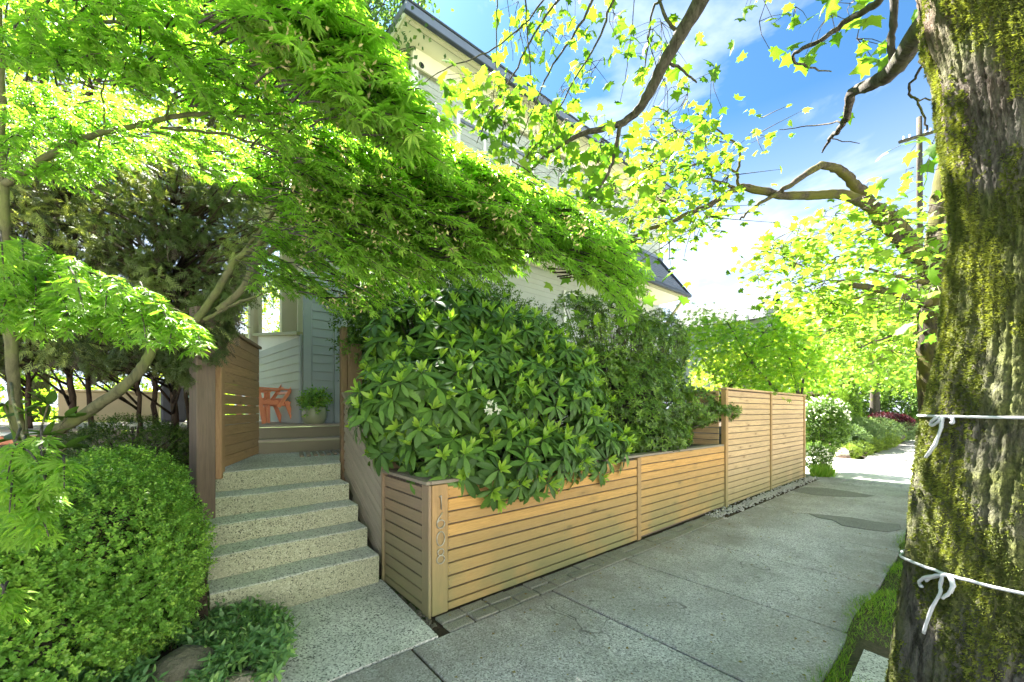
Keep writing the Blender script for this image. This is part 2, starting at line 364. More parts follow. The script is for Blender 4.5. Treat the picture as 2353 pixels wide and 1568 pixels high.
M['verge'] = ground_mat('verge_soil', (.075, .075, .035), (.095, .075, .05), 4)
M['lawn'] = ground_mat('far_lawn', (.07, .12, .03), (.10, .16, .04), 3)
M['road'] = aggregate('asphalt_road', (.21, .20, .19), (.12, .12, .12), (.32, .31, .30), 90, .3, .2)
M['rock'] = ground_mat('mossy_rock', (.20, .18, .14), (.12, .115, .08), 7)
M['rockpale'] = ground_mat('pale_rock', (.42, .38, .31), (.30, .27, .2), 9)
M['rockred'] = ground_mat('brown_rock', (.33, .22, .18), (.24, .17, .13), 7)
def roofmat():
    m, nt, nn, ll, out = newmat('slate_shingle'); oi = N(nt, 'ObjectInfo'); P = geo(nt).outputs['Position']
    c = mixc(nt, noise(nt, 8, 4, .6, P), (.10, .115, .15), (.20, .215, .25)); princ(nt, out, c, .6, .4, bump(nt, noise(nt, 50, 4, .6, P), .3, .004)); return m
M['roof'] = roofmat()
def glassmat():
    m, nt, nn, ll, out = newmat('window_glass'); p = princ(nt, out, (.05, .06, .07), .04, .9); return m
M['glass'] = glassmat(); M['slatedark'] = paint('dark_far_slate', (.035, .038, .045), .7)
def potmat():
    m, nt, nn, ll, out = newmat('glazed_green_pot'); v = mapped(nt); n = noise(nt, 6, 6, .6, v)
    z = N(nt, 'SeparateXYZ'); ll.new(v, z.inputs[0]); c = mixc(nt, n, (.22, .25, .16), (.36, .37, .25)); princ(nt, out, c, .35, .5, bump(nt, n, .1, .004)); return m
M['pot'] = potmat()
def numbermat():
    m, nt, nn, ll, out = newmat('brushed_nickel'); p = princ(nt, out, (.42, .40, .34), .35, .5); p.inputs['Metallic'].default_value = .8; return m
M['number'] = numbermat()
def mossbark():
    m, nt, nn, ll, out = newmat('mossy_trunk_bark')
    tcn = N(nt, 'TexCoord'); v = mapped(nt, (1, 1, .22)); v1 = mapped(nt, (1, 1, .6))
    f = noise(nt, 24, 7, .7, v, .8); n2 = noise(nt, 3.0, 5, .6, v1, .5); n3 = noise(nt, 55, 5, .7, mapped(nt))
    b = mixc(nt, maprange(nt, f, .4, .62), (.05, .045, .04), (.205, .188, .165))
    b = mixc(nt, maprange(nt, noise(nt, 2.2, 3, .5, v), .55, .7, 0, .5), b, (.22, .14, .09))
    mm = mixc(nt, maprange(nt, n3, .38, .66), (.075, .085, .035), (.18, .195, .06))
    b = mixc(nt, maprange(nt, n2, .40, .52, 0, .95), b, mm)
    nb = N(nt, 'Math', operation='ADD'); ll.new(f, nb.inputs[0]); ll.new(n3, nb.inputs[1])
    princ(nt, out, b, .95, .1, bump(nt, nb.outputs[0], .9, .02)); return m
M['mossbark'] = mossbark()

# ------------------------------------------------------------------ leaf templates (tip along +Y, normal +Z)
def T_jmaple(hi=False):
    V = [(0, 0, 0)]; F = []
    lob = [(0, 1.0, .108), (34, .94, .105), (-34, .94, .105), (70, .74, .092), (-70, .74, .092), (110, .46, .07), (-110, .46, .07)]
    for a, L, w in lob:
        a = R(a); dx, dy = math.sin(a), math.cos(a); nx, ny = dy, -dx
        def P(t, s, lift=0):
            x, y = dx*t*L + nx*s, dy*t*L + ny*s; r2 = x*x+y*y
            return (x, y, -.28*r2 + lift)
        i = len(V)
        if not hi:
            V += [P(.48, -w, .03), P(1, 0), P(.48, w, .03)]
            F += [(0, i, i+1), (0, i+1, i+2)]
        else:
            prof = [(.22, .75), (.4, 1.12), (.47, .92), (.6, .95), (.66, .72), (.78, .62), (.84, .4)]
            Ls = []; Rs = []; C = []
            for t, k in prof:
                V.append(P(t, -w*k, .03)); Ls.append(len(V)-1)
                V.append(P(t, w*k, .03)); Rs.append(len(V)-1)
                V.append(P(t, 0)); C.append(len(V)-1)
            V.append(P(1, 0)); tip = len(V)-1
            F += [(0, Ls[0], C[0]), (0, C[0], Rs[0])]
            for j in range(len(prof)-1):
                F += [(C[j], Ls[j], Ls[j+1]), (C[j], Ls[j+1], C[j+1]), (C[j], C[j+1], Rs[j+1]), (C[j], Rs[j+1], Rs[j])]
            F += [(C[-1], Ls[-1], tip), (C[-1], tip, Rs[-1])]
    return np.array(V), np.array(F)
def T_maple():
    out = [(0, -.02), (.28, -.14), (.30, .06), (.62, .10), (.46, .30), (.60, .52), (.30, .50), (.20, .62), (0, 1.0)]
    pts = out + [(-x, y) for x, y in out[-2:0:-1]]
    V = [(0, .28, .04)] + [(x, y, -.35*(x*x) - .22*(y-.3)**2) for x, y in pts]
    n = len(pts); F = [(0, 1+(k+1) % n, 1+k) for k in range(n)]
    return np.array(V), np.array(F)
def T_ellip(w=.16, seg=4, droop=.22, fold=.05, ob=False):
    V = []; F = []
    for i in range(seg+1):
        t = i/seg; ww = w*math.sin(math.pi*min(1, .06+.94*t)**.85)*(1 if i < seg else 0) ; ww = w*(math.sin(math.pi*(t**.75)))**.8 if 0 < t < 1 else .012
        if ob: ww = w*(math.sin(math.pi*t**1.25))**.62 if 0 < t < 1 else (.02 if t == 0 else w*.16)
        z = -droop*t*t
        V += [(-ww, t, z+fold*ww/w), (0, t, z), (ww, t, z+fold*ww/w)]
    for i in range(seg):
        a = 3*i
        for k in (0, 1):
            F += [(a+k, a+k+1, a+k+4), (a+k, a+k+4, a+k+3)]
    return np.array(V), np.array(F)
def T_small(w=.28): return np.array([(0, 0, 0), (w, .5, .06), (0, 1, -.08), (-w, .5, .06)]), np.array([(0, 1, 2), (0, 2, 3)])
def T_spray():
    V = []; F = []
    def strip(p, q, w):
        p, q = np.array(p), np.array(q); d = (q-p)/np.linalg.norm(q-p); n = np.array((d[1], -d[0], 0))*w; i = len(V)
        V.extend([p-n, p+n, q]); F.append((i, i+1, i+2))
    strip((0, 0, 0), (0, 1, -.25), .022)
    for k, t in enumerate((.18, .34, .5, .66, .8)):
        for s in (-1, 1):
            L = .42*(1-t*.6); strip((0, t, -.25*t*t), (s*L*.62, t+L*.8, -.25*t*t-.10), .045)
    return np.array(V, float), np.array(F)
def T_blade(): return np.array([(-.035, 0, 0), (.035, 0, 0), (0, 1, .28)]), np.array([(0, 1, 2)])
def T_tuft():
    V = []; F = []
    for k in range(4):
        a = k*2.4; r = .55; i = len(V)
        d = np.array((math.cos(a), math.sin(a), 0)); n = np.array((-d[1], d[0], 0))
        V += [d*.05-n*.22, d*.05+n*.22, d*r+np.array((0, 0, .75))]; F.append((i, i+1, i+2))
    return np.array(V), np.array(F)

def frames(T, Nn):
    T = T/np.linalg.norm(T, axis=1, keepdims=True)
    X = np.cross(T, Nn); X /= np.maximum(np.linalg.norm(X, axis=1, keepdims=True), 1e-6); Z = np.cross(X, T)
    return np.stack([X, T, Z], 2)                         # columns x,y,z
def batchVF(tmpl, P, T, Nn, S):
    V0, F0 = tmpl; Mx = frames(T, Nn); n = len(P)
    V = np.einsum('nij,vj->nvi', Mx, V0)*S[:, None, None] + P[:, None, :]
    F = F0[None] + (np.arange(n)*len(V0))[:, None, None]
    return V.reshape(-1, 3), F.reshape(-1, F0.shape[1])
def batch(name, tmpl, P, T, Nn, S, mat, parent, rnd=None, kind='stuff', shade=False):
    if len(P) == 0: return None
    V, F = batchVF(tmpl, P, T, Nn, S)
    r = rng.random(len(P)) if rnd is None else rnd
    o = mk(name, V, F, mat, parent, shade, rnd=np.repeat(r, len(tmpl[1])))
    if kind: o['kind'] = kind
    return o
def leaves(part, tmpl_lo, tmpl_hi, P, T, Nn, S, mat, parent, nobj=300, rnd=None):
    """the nobj leaves that show largest become objects of their own, the rest one part"""
    x, y, d = pxA(P); vis = (x > -20) & (x < 2373) & (y > -20) & (y < 1590) & (d > .2)
    key = np.where(vis, S/np.maximum(d, .2), 0)*(.75+.5*rng.random(len(P)))
    order = np.argsort(-key); a, b = order[:nobj], order[nobj:]
    if nobj:
        V0, F0 = tmpl_hi
        me = bpy.data.meshes.new(part); me.from_pydata([tuple(v) for v in V0], [], [tuple(int(i) for i in f) for f in F0]); me.update(); me.materials.append(mat)
        me.polygons.foreach_set('use_smooth', np.ones(len(me.polygons), bool))
        Mx = frames(T[a], Nn[a]); w = parent.matrix_basis.inverted()
        for k, i in enumerate(a):
            o = bpy.data.objects.new(part, me); col.objects.link(o); o.parent = parent
            m4 = Matrix([[*Mx[k][r]*S[i], P[i][r]] for r in range(3)] + [[0, 0, 0, 1]])
            o.matrix_basis = w @ m4
    batch(part, tmpl_lo, P[b], T[b], Nn[b], S[b], mat, parent, None if rnd is None else rnd[b])
def norm(A): return A/np.maximum(np.linalg.norm(A, axis=-1, keepdims=True), 1e-9)
def jitter(n, s=1.0): return rng.normal(0, s, (n, 3))
def inpoly(x, y, poly):
    ins = np.zeros(len(x), bool); n = len(poly); j = n-1
    for i in range(n):
        xi, yi = poly[i]; xj, yj = poly[j]
        c = ((yi > y) != (yj > y)) & (x < (xj-xi)*(y-yi)/((yj-yi) if yj != yi else 1e-9) + xi); ins ^= c; j = i
    return ins
def region(poly, n, dlo, dhi):
    """n places whose view falls in a polygon of the photograph, at real distances dlo..dhi"""
    xs = [p[0] for p in poly]; ys = [p[1] for p in poly]; X = []; Y = []
    while sum(len(a) for a in X) < n:
        x = rng.uniform(min(xs), max(xs), 2*n+20); y = rng.uniform(min(ys), max(ys), 2*n+20); k = inpoly(x, y, poly); X.append(x[k]); Y.append(y[k])
    x = np.concatenate(X)[:n]; y = np.concatenate(Y)[:n]
    d = dlo(x, y) if callable(dlo) else dlo; e = dhi(x, y) if callable(dhi) else dhi
    return atA(x, y, rng.uniform(0, 1, n)*(e-d)+d)
def shell(cs, n, inner=.75):
    """points through the outer shell of ellipsoids [(centre, radii)], with outward directions"""
    vol = np.array([r[0]*r[1]+r[1]*r[2]+r[0]*r[2] for c, r in cs]); k = rng.choice(len(cs), n, p=vol/vol.sum())
    C = np.array([c for c, r in cs])[k]; Rr = np.array([r for c, r in cs])[k]
    d = norm(jitter(n)); rr = rng.uniform(inner, 1, n)[:, None]**.6
    P = C + d*Rr*rr; O = norm(d/Rr)
    inside = np.zeros(n, bool)
    for c, r in cs: inside |= ((((P-np.array(c))/np.array(r))**2).sum(1) < inner*inner*.85)
    return P[~inside], O[~inside]
UP = np.array((0, 0, 1.))

# ================================================================== THE SETTING
def sheet(name, pts, z, mat, kind='structure', parent=None, th=0, label=None):
    V = [(p[0], p[1], p[2] if len(p) > 2 else z) for p in pts]; n = len(V); F = [tuple(range(n))]
    if th:
        V += [(a, b, c-th) for a, b, c in V[:n]]; F += [tuple(range(2*n-1, n-1, -1))] + [((i+1) % n, i, n+i, n+(i+1) % n) for i in range(n)]
    o = mk(name, V, F, mat, parent)
    if kind: o['kind'] = kind
    if label: o['label'] = label
    return o
sheet('ground', [(-300, -300), (300, -300), (300, 300), (-300, 300)], -.10, M['lawn'])
sheet('road', [(-80, -9), (120, -9), (120, -1.9), (-80, -1.9)], -.09, M['road'])
box('kerb', (-40, -1.9, -.12), (60, -1.75, .0), M['walk'], None, .01)['kind'] = 'structure'
# the verge: uneven soil
def hfield(name, x0, x1, y0, y1, nx, ny, f, mat, kind='structure'):
    xs = np.linspace(x0, x1, nx); ys = np.linspace(y0, y1, ny); V = [(x, y, f(x, y)) for y in ys for x in xs]
    F = [(j*nx+i, j*nx+i+1, (j+1)*nx+i+1, (j+1)*nx+i) for j in range(ny-1) for i in range(nx-1)]
    o = mk(name, V, F, mat, smooth=True)
    if kind: o['kind'] = kind
    return o
def vz(x, y):
    e = .62 + .05*math.sin(x*2.1)+.03*math.sin(x*5.3)
    return -.03 + .05*min(1, max(0, (e-y)/.12)) + .012*math.sin(x*7)*math.sin(y*9) - (.02 if x > 11.2 and x < 16.3 else 0)*3
hfield('verge', -8, 45, -1.75, .72, 260, 40, vz, M['verge'])
# sidewalk of slabs
walk = empty('sidewalk', (0, 0, 0), None, None, kind='structure')
js = [-6.0, -4.8, -3.55, -2.35, -1.2, -.05, 1.14, 2.41, 3.47, 4.62, 5.88, 7.05, 8.3, 9.6, 10.85]
for a, b in zip(js[:-1], js[1:]):
    dz = random.uniform(-.002, .002)
    for y0, y1 in ((.58, 2.335),):
        box('paving_slab', (a+.009, y0, -.06), (b-.009, y1, 0+dz), M['walk'], walk, .006)
js2 = [17.05, 18.3, 19.6, 20.9, 22.2, 23.5, 24.8, 26.1, 27.4, 28.7, 30]
for a, b in zip(js2[:-1], js2[1:]): box('paving_slab', (a+.006, .75, -.06), (b-.006, 2.5, .002), M['walk'], walk, .006)
box('joint_bed', (-6, .6, -.09), (30, 2.33, -.018), M['soil'], walk, 0)
# dark repairs lie on the slabs
def patch(pts):
    P = [onZ(x, y, .004) for x, y in pts]; return sheet('repair_patch', [(p.x, p.y) for p in P], .006, M['walkpatch'], None, walk, .004)
patch([(1857,1180),(1900,1184),(1960,1190),(2010,1199),(2068,1206),(2072,1216),(2040,1223),(1990,1217),(1935,1208),(1915,1196),(1880,1190)])
patch([(1818,1128),(1850,1120),(1900,1122),(1960,1131),(2010,1140),(1990,1143),(1930,1142),(1870,1138)])
# driveway apron
box('driveway', (11.35, -1.75, -.12), (16.2, 9.0, -.004), M['drive'], None, .004)['kind'] = 'structure'
edg = empty('driveway_edging', (11, 1.4, 0), None, None, kind='structure')
for X0 in (10.88, 16.24):
    for i in range(8):
        for k in range(2 if X0 < 12 else 3):
            box('brick', (X0+k*.235, .62+i*.225, -.06), (X0+k*.235+.225, .62+i*.225+.215, .002+random.uniform(-.002, .004)), M['walk'], edg, .006)
# pavers along the low planter
pav = empty('brick_edging', (3, 2.46, 0), None, None, kind='structure')
x = 1.42
while x < 5.75:
    if random.random() < .6:
        for y0, y1 in ((2.345, 2.455), (2.46, 2.575)):
            off = random.uniform(0, .02); box('brick', (x+off, y0, -.05), (x+off+.205, y1-.006, .004+random.uniform(-.004, .006)), M['brick'], pav, .006, random.uniform(-.02, .02))
        x += .215
    else:
        box('brick', (x, 2.345, -.05), (x+.115, 2.57, .004+random.uniform(-.004, .006)), M['brick'], pav, .006, random.uniform(-.03, .03)); x += .122
box('soil_strip', (-.2, 2.335, -.09), (11.0, 2.62, -.012), M['soil'], None, 0)['kind'] = 'structure'
# pebbles
def rocky(n, r, seed=0):
    bm = bmesh.new(); bmesh.ops.create_icosphere(bm, subdivisions=n, radius=r); rr = random.Random(seed)
    ax = [Vector([rr.gauss(0, 1) for _ in range(3)]).normalized() for _ in range(7)]; am = [rr.uniform(.1, .35) for _ in ax]
    for v in bm.verts:
        d = v.co.normalized(); k = 1
        for a, m in zip(ax, am):
            t = d.dot(a)
            if t > .55: k -= m*(t-.55)
        v.co *= k*(1+rr.uniform(-.03, .03))
    V = [v.co.copy() for v in bm.verts]; F = [tuple(v.index for v in f.verts) for f in bm.faces]; bm.free(); return V, F
V0, F0 = rocky(1, 1, 3); n = 1500
P = np.stack([rng.uniform(5.75, 11.0, n), 2.46+rng.normal(0, .055, n), rng.uniform(0, .03, n)], 1); S = rng.uniform(.008, .024, n)
V, F = batchVF((np.array([tuple(v) for v in V0])*np.array((1, .8, .6)), np.array(F0)), P, norm(jitter(n)*np.array((1,1,.1))), np.tile(UP, (n, 1)), S)
o = mk('pebbles', V, F, M['pebble'], smooth=True); tag(o, 'grey pebbles strewn along the foot of the tall cedar fence', 'pebbles', kind='stuff')

# pale slab before the steps, raised slightly
sheet('walk_slab', [(.10, 2.345, .004), (1.335, 2.345, .004), (1.375, 3.40, .03), (.17, 3.40, .03)], 0, M['slab'], th=.1, label='pale exposed-aggregate slab at the foot of the steps')
# steps
stairs = empty('concrete_steps', (.78, 3.35, 0), 'five pale pebble-concrete steps climbing from the sidewalk to the gate', 'steps')
nos = [(3.35, .265), (3.62, .44), (3.87, .605), (4.13, .775), (4.39, .955)]
for i, (Y, z) in enumerate(nos):
    yb = nos[i+1][0]+.03 if i < 4 else 5.78; zb = 0 if i == 0 else nos[i-1][1]-.02
    # profile along Y with a rounded nose, slightly wavy edge
    prof = [(Y+.012, zb), (Y+.004, z-.05), (Y, z-.022), (Y+.006, z-.007), (Y+.022, z), (yb, z+(.006 if i < 4 else .01)), (yb, zb)]
    nx = 26; xs = np.linspace(.175-.02*0, 1.335, nx); V = []; F = []; mi = []
    for k, xx in enumerate(xs):
        w = .004*math.sin(xx*9+i*2)+random.uniform(-.0025, .0025)
        for q, (yy, zz) in enumerate(prof): V.append((xx, yy+(w if q < 5 else 0), zz+(w*.4 if q < 6 and q > 0 else 0)))
    m = len(prof)
    for k in range(nx-1):
        for q in range(m-1): F.append((k*m+q, (k+1)*m+q, (k+1)*m+q+1, k*m+q+1)); mi.append(1 if q >= 3 else 0)
    F.append(tuple(range(m))); mi.append(0); F.append(tuple((nx-1)*m+q for q in range(m))[::-1]); mi.append(0)
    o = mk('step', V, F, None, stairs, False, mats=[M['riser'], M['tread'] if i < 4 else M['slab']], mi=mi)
# landing continues to the right under the gate
box('landing', (1.34, 4.56, .5), (2.6, 5.78, .958), M['slab'], None, .01)['kind'] = 'structure'
# raised bed left of the steps
def bedz(x, y):
    t = min(1, max(0, (y-2.75)/1.6)); s = t*t*(3-2*t); z = -.02+.88*s
    if x > .17: z = min(z, -.06)
    return z+.03*math.sin(x*5)*math.sin(y*6)*min(1, t*4)
hfield('garden_bed', -8, .16, 2.36, 7, 80, 50, bedz, M['soil'])
sheet('garden_soil', [(1.45, 2.66), (11.0, 2.66), (11.0, 7.2), (1.45, 7.2)], .82, M['soil'])
box('soil_fill', (-7.9, 4.3, -.08), (.15, 5.7, .7), M['soil'], None, 0)['kind'] = 'structure'
hfield('far_garden_bed', 17.0, 45, 2.45, 14, 60, 30, lambda x, y: .9*min(1, (y-2.45)/3)**.8-.05+.05*math.sin(x*2)*math.sin(y*3), M['soil'])

# ================================================================== FENCES
BP = .097
low = empty('low_planter_fence', (1.42, 2.6, 0), 'low cedar planter wall of horizontal boards with house number 1608 at its corner', 'planter')
def hboards(par, x0, x1, y, n, z0, mat, trim=.055):
    for k in range(n):
        z = z0+.06+k*BP
        board('board', (x0, y+random.uniform(-.0015, .0015), z+BP/2), (x1, y, z+BP/2), BP-.012, .02, mat, par, bev=.003)
    board('base_board', (x0, y, z0+.028), (x1, y, z0+.028), .054, .024, mat, par)
hboards(low, 1.562, 4.085, 2.605, 9, .005, M['cedar']); hboards(low, 4.165, 6.50, 2.605, 9, .03, M['cedar'])
box('post', (1.424, 2.588, 0), (1.558, 2.612, .955), M['cedarpost'], low, .004)            # number board
box('post', (1.398, 2.592, -.02), (1.421, 2.70, .955), M['cedarsidev'], low, .004)
box('post', (4.088, 2.583, 0), (4.162, 2.64, .955), M['cedarpost'], low, .004)
box('cap_board', (1.425, 2.60, .958), (6.505, 2.74, .985), M['capwood'], low, .004)
box('cap_board', (1.385, 2.60, .958), (1.420, 3.42, .985), M['capwood'], low, .004)
box('cap_board', (1.423, 2.745, .958), (1.53, 3.42, .985), M['capwood'], low, .004)
for k in range(9):
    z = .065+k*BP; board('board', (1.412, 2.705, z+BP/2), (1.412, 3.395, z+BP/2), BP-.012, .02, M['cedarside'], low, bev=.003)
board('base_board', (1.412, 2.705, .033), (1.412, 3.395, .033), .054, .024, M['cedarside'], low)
# liner behind the boards (dark)
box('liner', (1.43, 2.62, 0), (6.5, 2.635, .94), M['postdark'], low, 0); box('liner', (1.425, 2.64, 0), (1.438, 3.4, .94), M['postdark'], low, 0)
sc_ = MB()
for xs0 in (1.575, 2.85, 4.07, 4.18, 5.35, 6.485):
    for k in range(9):
        for dz in (.022, .068): sc_.tube([(xs0+random.uniform(-.003, .003), 2.5935, .065+k*BP+dz), (xs0, 2.60, .065+k*BP+dz)], .0035, 6)
sc_.build('screws', M['darkplastic'], low, False)['kind'] = 'stuff'
tall = empty('tall_cedar_fence', (8.6, 2.6, 0), 'tall pale cedar fence of horizontal boards beside the sidewalk', 'fence')
hboards(tall, 6.612, 8.545, 2.605, 18, .02, M['cedarpale']); hboards(tall, 8.625, 10.70, 2.605, 18, .02, M['cedarpale'])
for x0, x1 in ((6.515, 6.60), (8.552, 8.618), (10.705, 10.79)): box('post', (x0, 2.575, 0), (x1, 2.65, 1.835), M['cedarpost'], tall, .004)
box('cap_board', (6.50, 2.56, 1.838), (10.80, 2.70, 1.868), M['cedarpale'], tall, .004)
for k in range(9): board('board', (6.51, 2.68, 1.0+k*BP), (6.51, 3.2, 1.0+k*BP), BP-.012, .02, M['cedarpale'], tall, bev=.003)
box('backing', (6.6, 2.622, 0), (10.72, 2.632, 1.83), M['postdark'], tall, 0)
for x0 in (1.402, 1.50): pass
# house number 1608: thin round metal on the corner post
num = []
def ring(cx, cz, rx, rz): return [(cx+rx*math.cos(a), 2.578, cz+rz*math.sin(a)) for a in np.linspace(0, 2*math.pi, 25)]
nc = 1.490
b = MB(); b.tube([(nc-.012, 2.578, .868), (nc+.004, 2.578, .878), (nc+.004, 2.578, .775)], .0045, 6); b.build('number', M['number'], low)['label'] = 'thin metal figure 1'
b = MB(); b.tube([(nc+.014, 2.578, .752), (nc-.012, 2.578, .718), (nc-.029, 2.578, .69), (nc-.032, 2.578, .668)], .0045, 6); b.tube(ring(nc, .668, .032, .030), .0045, 6); b.build('number', M['number'], low)['label'] = 'thin metal figure 6'
b = MB(); b.tube(ring(nc, .560, .033, .052), .0045, 6); b.build('number', M['number'], low)['label'] = 'thin metal figure 0'
b = MB(); b.tube(ring(nc, .462, .025, .024), .0045, 6); b.tube(ring(nc, .407, .032, .030), .0045, 6); b.build('number', M['number'], low)['label'] = 'thin metal figure 8'
# sloping stair-side panel
slope = empty('sloping_side_panel', (1.4, 3.42, 0), 'weathered knotty cedar panel sloping up the right side of the steps', 'fence panel')
sY0, sY1 = 3.44, 4.50; zt0, zt1 = 1.10, 1.67; g_ = (zt1-zt0)/(sY1-sY0)
for k in range(10):
    o_ = .045+k*.100
    a_ = Vector((1.41, sY0, zt0-o_)); b_ = Vector((1.41, sY1, zt1-o_))
    if k > 8: b_ = a_+(b_-a_)*.75; a_ = a_
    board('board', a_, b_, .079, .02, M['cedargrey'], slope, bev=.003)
board('cap_board', (1.50, sY0-.02, zt0+.025), (1.50, sY1, zt1+.025), .025, .26, M['capwood'], slope)
box('post', (1.385, 3.405, -.02), (1.425, 3.435, 1.12), M['cedarsidev'], slope, .004)
box('post', (1.43, 3.405, .5), (1.55, 3.50, 1.10), M['cedarsidev'], slope, .004)
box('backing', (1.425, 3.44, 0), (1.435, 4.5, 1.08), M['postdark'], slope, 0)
gp = box('gate_post', (1.375, 4.505, .4), (1.44, 4.57, 2.42), M['gatewoodv'], None, .004); tag(gp, 'brown timber post at the top of the sloping panel, right of the gateway', 'post')
box('post_block', (1.445, 4.51, 1.0), (1.60, 4.62, 2.25), M['gatewoodv'], gp, .004)
# left gate post and gate
lp = box('gate_post', (.10, 4.10, -.05), (.235, 4.235, 2.35), M['postdark'], None, .006, .35); tag(lp, 'dark weathered square post left of the steps', 'post')
gate = empty('wooden_gate', (.29, 4.47, .97), 'open slatted cedar gate folded back beside the top step', 'gate')
ga, gb = Vector((.315, 4.50, 0)), Vector((.78, 5.81, 0)); gd = (gb-ga).normalized(); gn = Vector((gd.y, -gd.x, 0))
z = .975
ghs = [.10, .095, .097, .10, .10, .097, .10, .10, .102, .098, .10, .10, .10]
for k, hh in enumerate(ghs):
    gap_ = .008 if k in (4, 5, 6) else .004
    board('board', ga+Vector((0, 0, z+hh/2)), gb+Vector((0, 0, z+hh/2)), hh-gap_, .022, M['gatewood'], gate, bev=.003); z += hh
board('top_rail', ga+Vector((0, 0, z+.018)), gb+Vector((0, 0, z+.018)), .035, .08, M['cedarside'], gate)
for t in (0.03, .97):
    q = ga.lerp(gb, t)-gn*.04; board('stile', q+Vector((0, 0, .98)), q+Vector((0, 0, z)), .09, .04, M['gatewood'], gate, up=gd)
board('hinge_post', ga-gd*.10+Vector((0, 0, .9)), ga-gd*.10+Vector((0, 0, 2.42)), .10, .09, M['gatewood'], gate, up=gd)
# deck with one step
deck = empty('deck', (1, 5.78, .95), 'brown painted timber deck with one long step behind the gate', 'deck')
box('fascia_board', (-6, 5.78, .90), (3.4, 5.80, 1.105), M['deckpaint'], deck, .003)
box('step_tread', (-6, 5.755, 1.108), (3.4, 6.0, 1.14), M['decktop'], deck, .006)
box('fascia_board', (-6, 6.0, 1.10), (3.4, 6.02, 1.285), M['deckpaint'], deck, .003)
for k in range(26):
    y0 = 5.975+k*.14
    box('deck_board', (-6, y0, 1.289), (3.4, y0+.134, 1.32), M['decktop'], deck, .004)
mat_o = empty('door_mat', (1.5, 5.3, .97), 'grey slatted mat on the landing below the deck step', 'mat')
for k in range(7): board('slat', (1.12+k*.075, 5.12, .975), (1.22+k*.075, 5.62, .975), .045, .02, M['capwood'], mat_o, up=(1, 0, 0))

# ================================================================== THE HOUSE
house = empty('house', (7, 7, .8), 'tall house with olive grey clapboard, cream trim and slate lower roof', 'house')
def clap(par, a, b, z0, z1, nrm, mat, pitch=.125, th=.022):
    """clapboards between two ground points, each tilted a little"""
    a, b = Vector(a), Vector(b); nrm = Vector(nrm); n = int((z1-z0)/pitch)
    for k in range(n):
        z = z0+k*pitch; t = .016
        V = []
        for p in (a, b):
            p = Vector((p.x, p.y, 0))
            V += [p+nrm*t+Vector((0, 0, z)), p+nrm*.004+Vector((0, 0, z+pitch)), p-nrm*.02+Vector((0, 0, z+pitch)), p-nrm*.02+Vector((0, 0, z))]
        F = [(0, 4, 5, 1), (1, 5, 6, 2), (2, 6, 7, 3), (3, 7, 4, 0), (0, 1, 2, 3), (7, 6, 5, 4)]
        mk('clapboard', V, F, mat, par)
HX0, HX1, HY0 = 3.45, 12.45, 7.0
box('wall', (HX0+.03, HY0+.03, .8), (HX1-.03, 14.5, 8.45), M['side'], house, 0)
clap(house, (HX0, HY0, 0), (HX1, HY0, 0), 6.55, 8.02, (0, -1, 0), M['side'], .118)
clap(house, (1.9, HY0, 0), (HX1+.05, HY0, 0), 1.32, 5.0, (0, -1, 0), M['side'], .125)
clap(house, (HX0, 10.5, 0), (HX0, HY0, 0), 6.0, 8.1, (-1, 0, 0), M['side'], .118)
box('frieze_board', (HX0-.04, HY0-.05, 8.03), (HX1+.04, HY0+.02, 8.40), M['cream'], house, .004)
box('trim_strip', (HX0-.05, HY0-.075, 8.00), (HX1+.05, HY0-.052, 8.03), M['olive'], house, .003)
box('soffit', (HX0-.35, HY0-.42, 8.402), (HX1+.35, 14.8, 8.43), M['cream'], house, .004)
box('trim_strip', (HX0-.36, HY0-.445, 8.36), (HX1+.36, HY0-.423, 8.44), M['olive'], house, .003)
box('fascia_board', (HX0-.38, HY0-.47, 8.443), (HX1+.38, 14.9, 8.55), M['cream'], house, .004)
box('gutter', (HX0-.42, HY0-.56, 8.46), (HX1+.42, HY0-.472, 8.62), M['gutterface'], house, .01)
box('gutter', (HX0-.44, HY0-.58, 8.622), (HX1+.44, HY0-.44, 8.66), M['gutter'], house, .006)
box('gutter', (HX0-.43, HY0-.575, 8.43), (HX1+.43, HY0-.49, 8.457), M['gutter'], house, .006)
box('roof', (HX0-.4, HY0-.43, 8.553), (HX1+.4, 15, 8.70), M['roof'], house, .02)
box('corner_board', (HX0-.05, HY0-.04, 5.6), (HX0+.09, HY0-.02, 8.0), M['creamwhite'], house, .004)
box('corner_board', (HX0-.06, HY0-.018, 5.6), (HX0-.03, HY0+.1, 8.0), M['creamwhite'], house, .004)
box('corner_board', (HX1-.09, HY0-.04, 6.3), (HX1+.05, HY0-.02, 8.0), M['creamwhite'], house, .004)
V, F = tubeVF([onY(967, 150, HY0-.03)+Vector((0, -.03, -.02)), onY(967, 150, HY0-.03)+Vector((0, .1, -.02))], [.055, .055], 16)
v_ = mk('soffit_vent', V, F, M['black'], house)
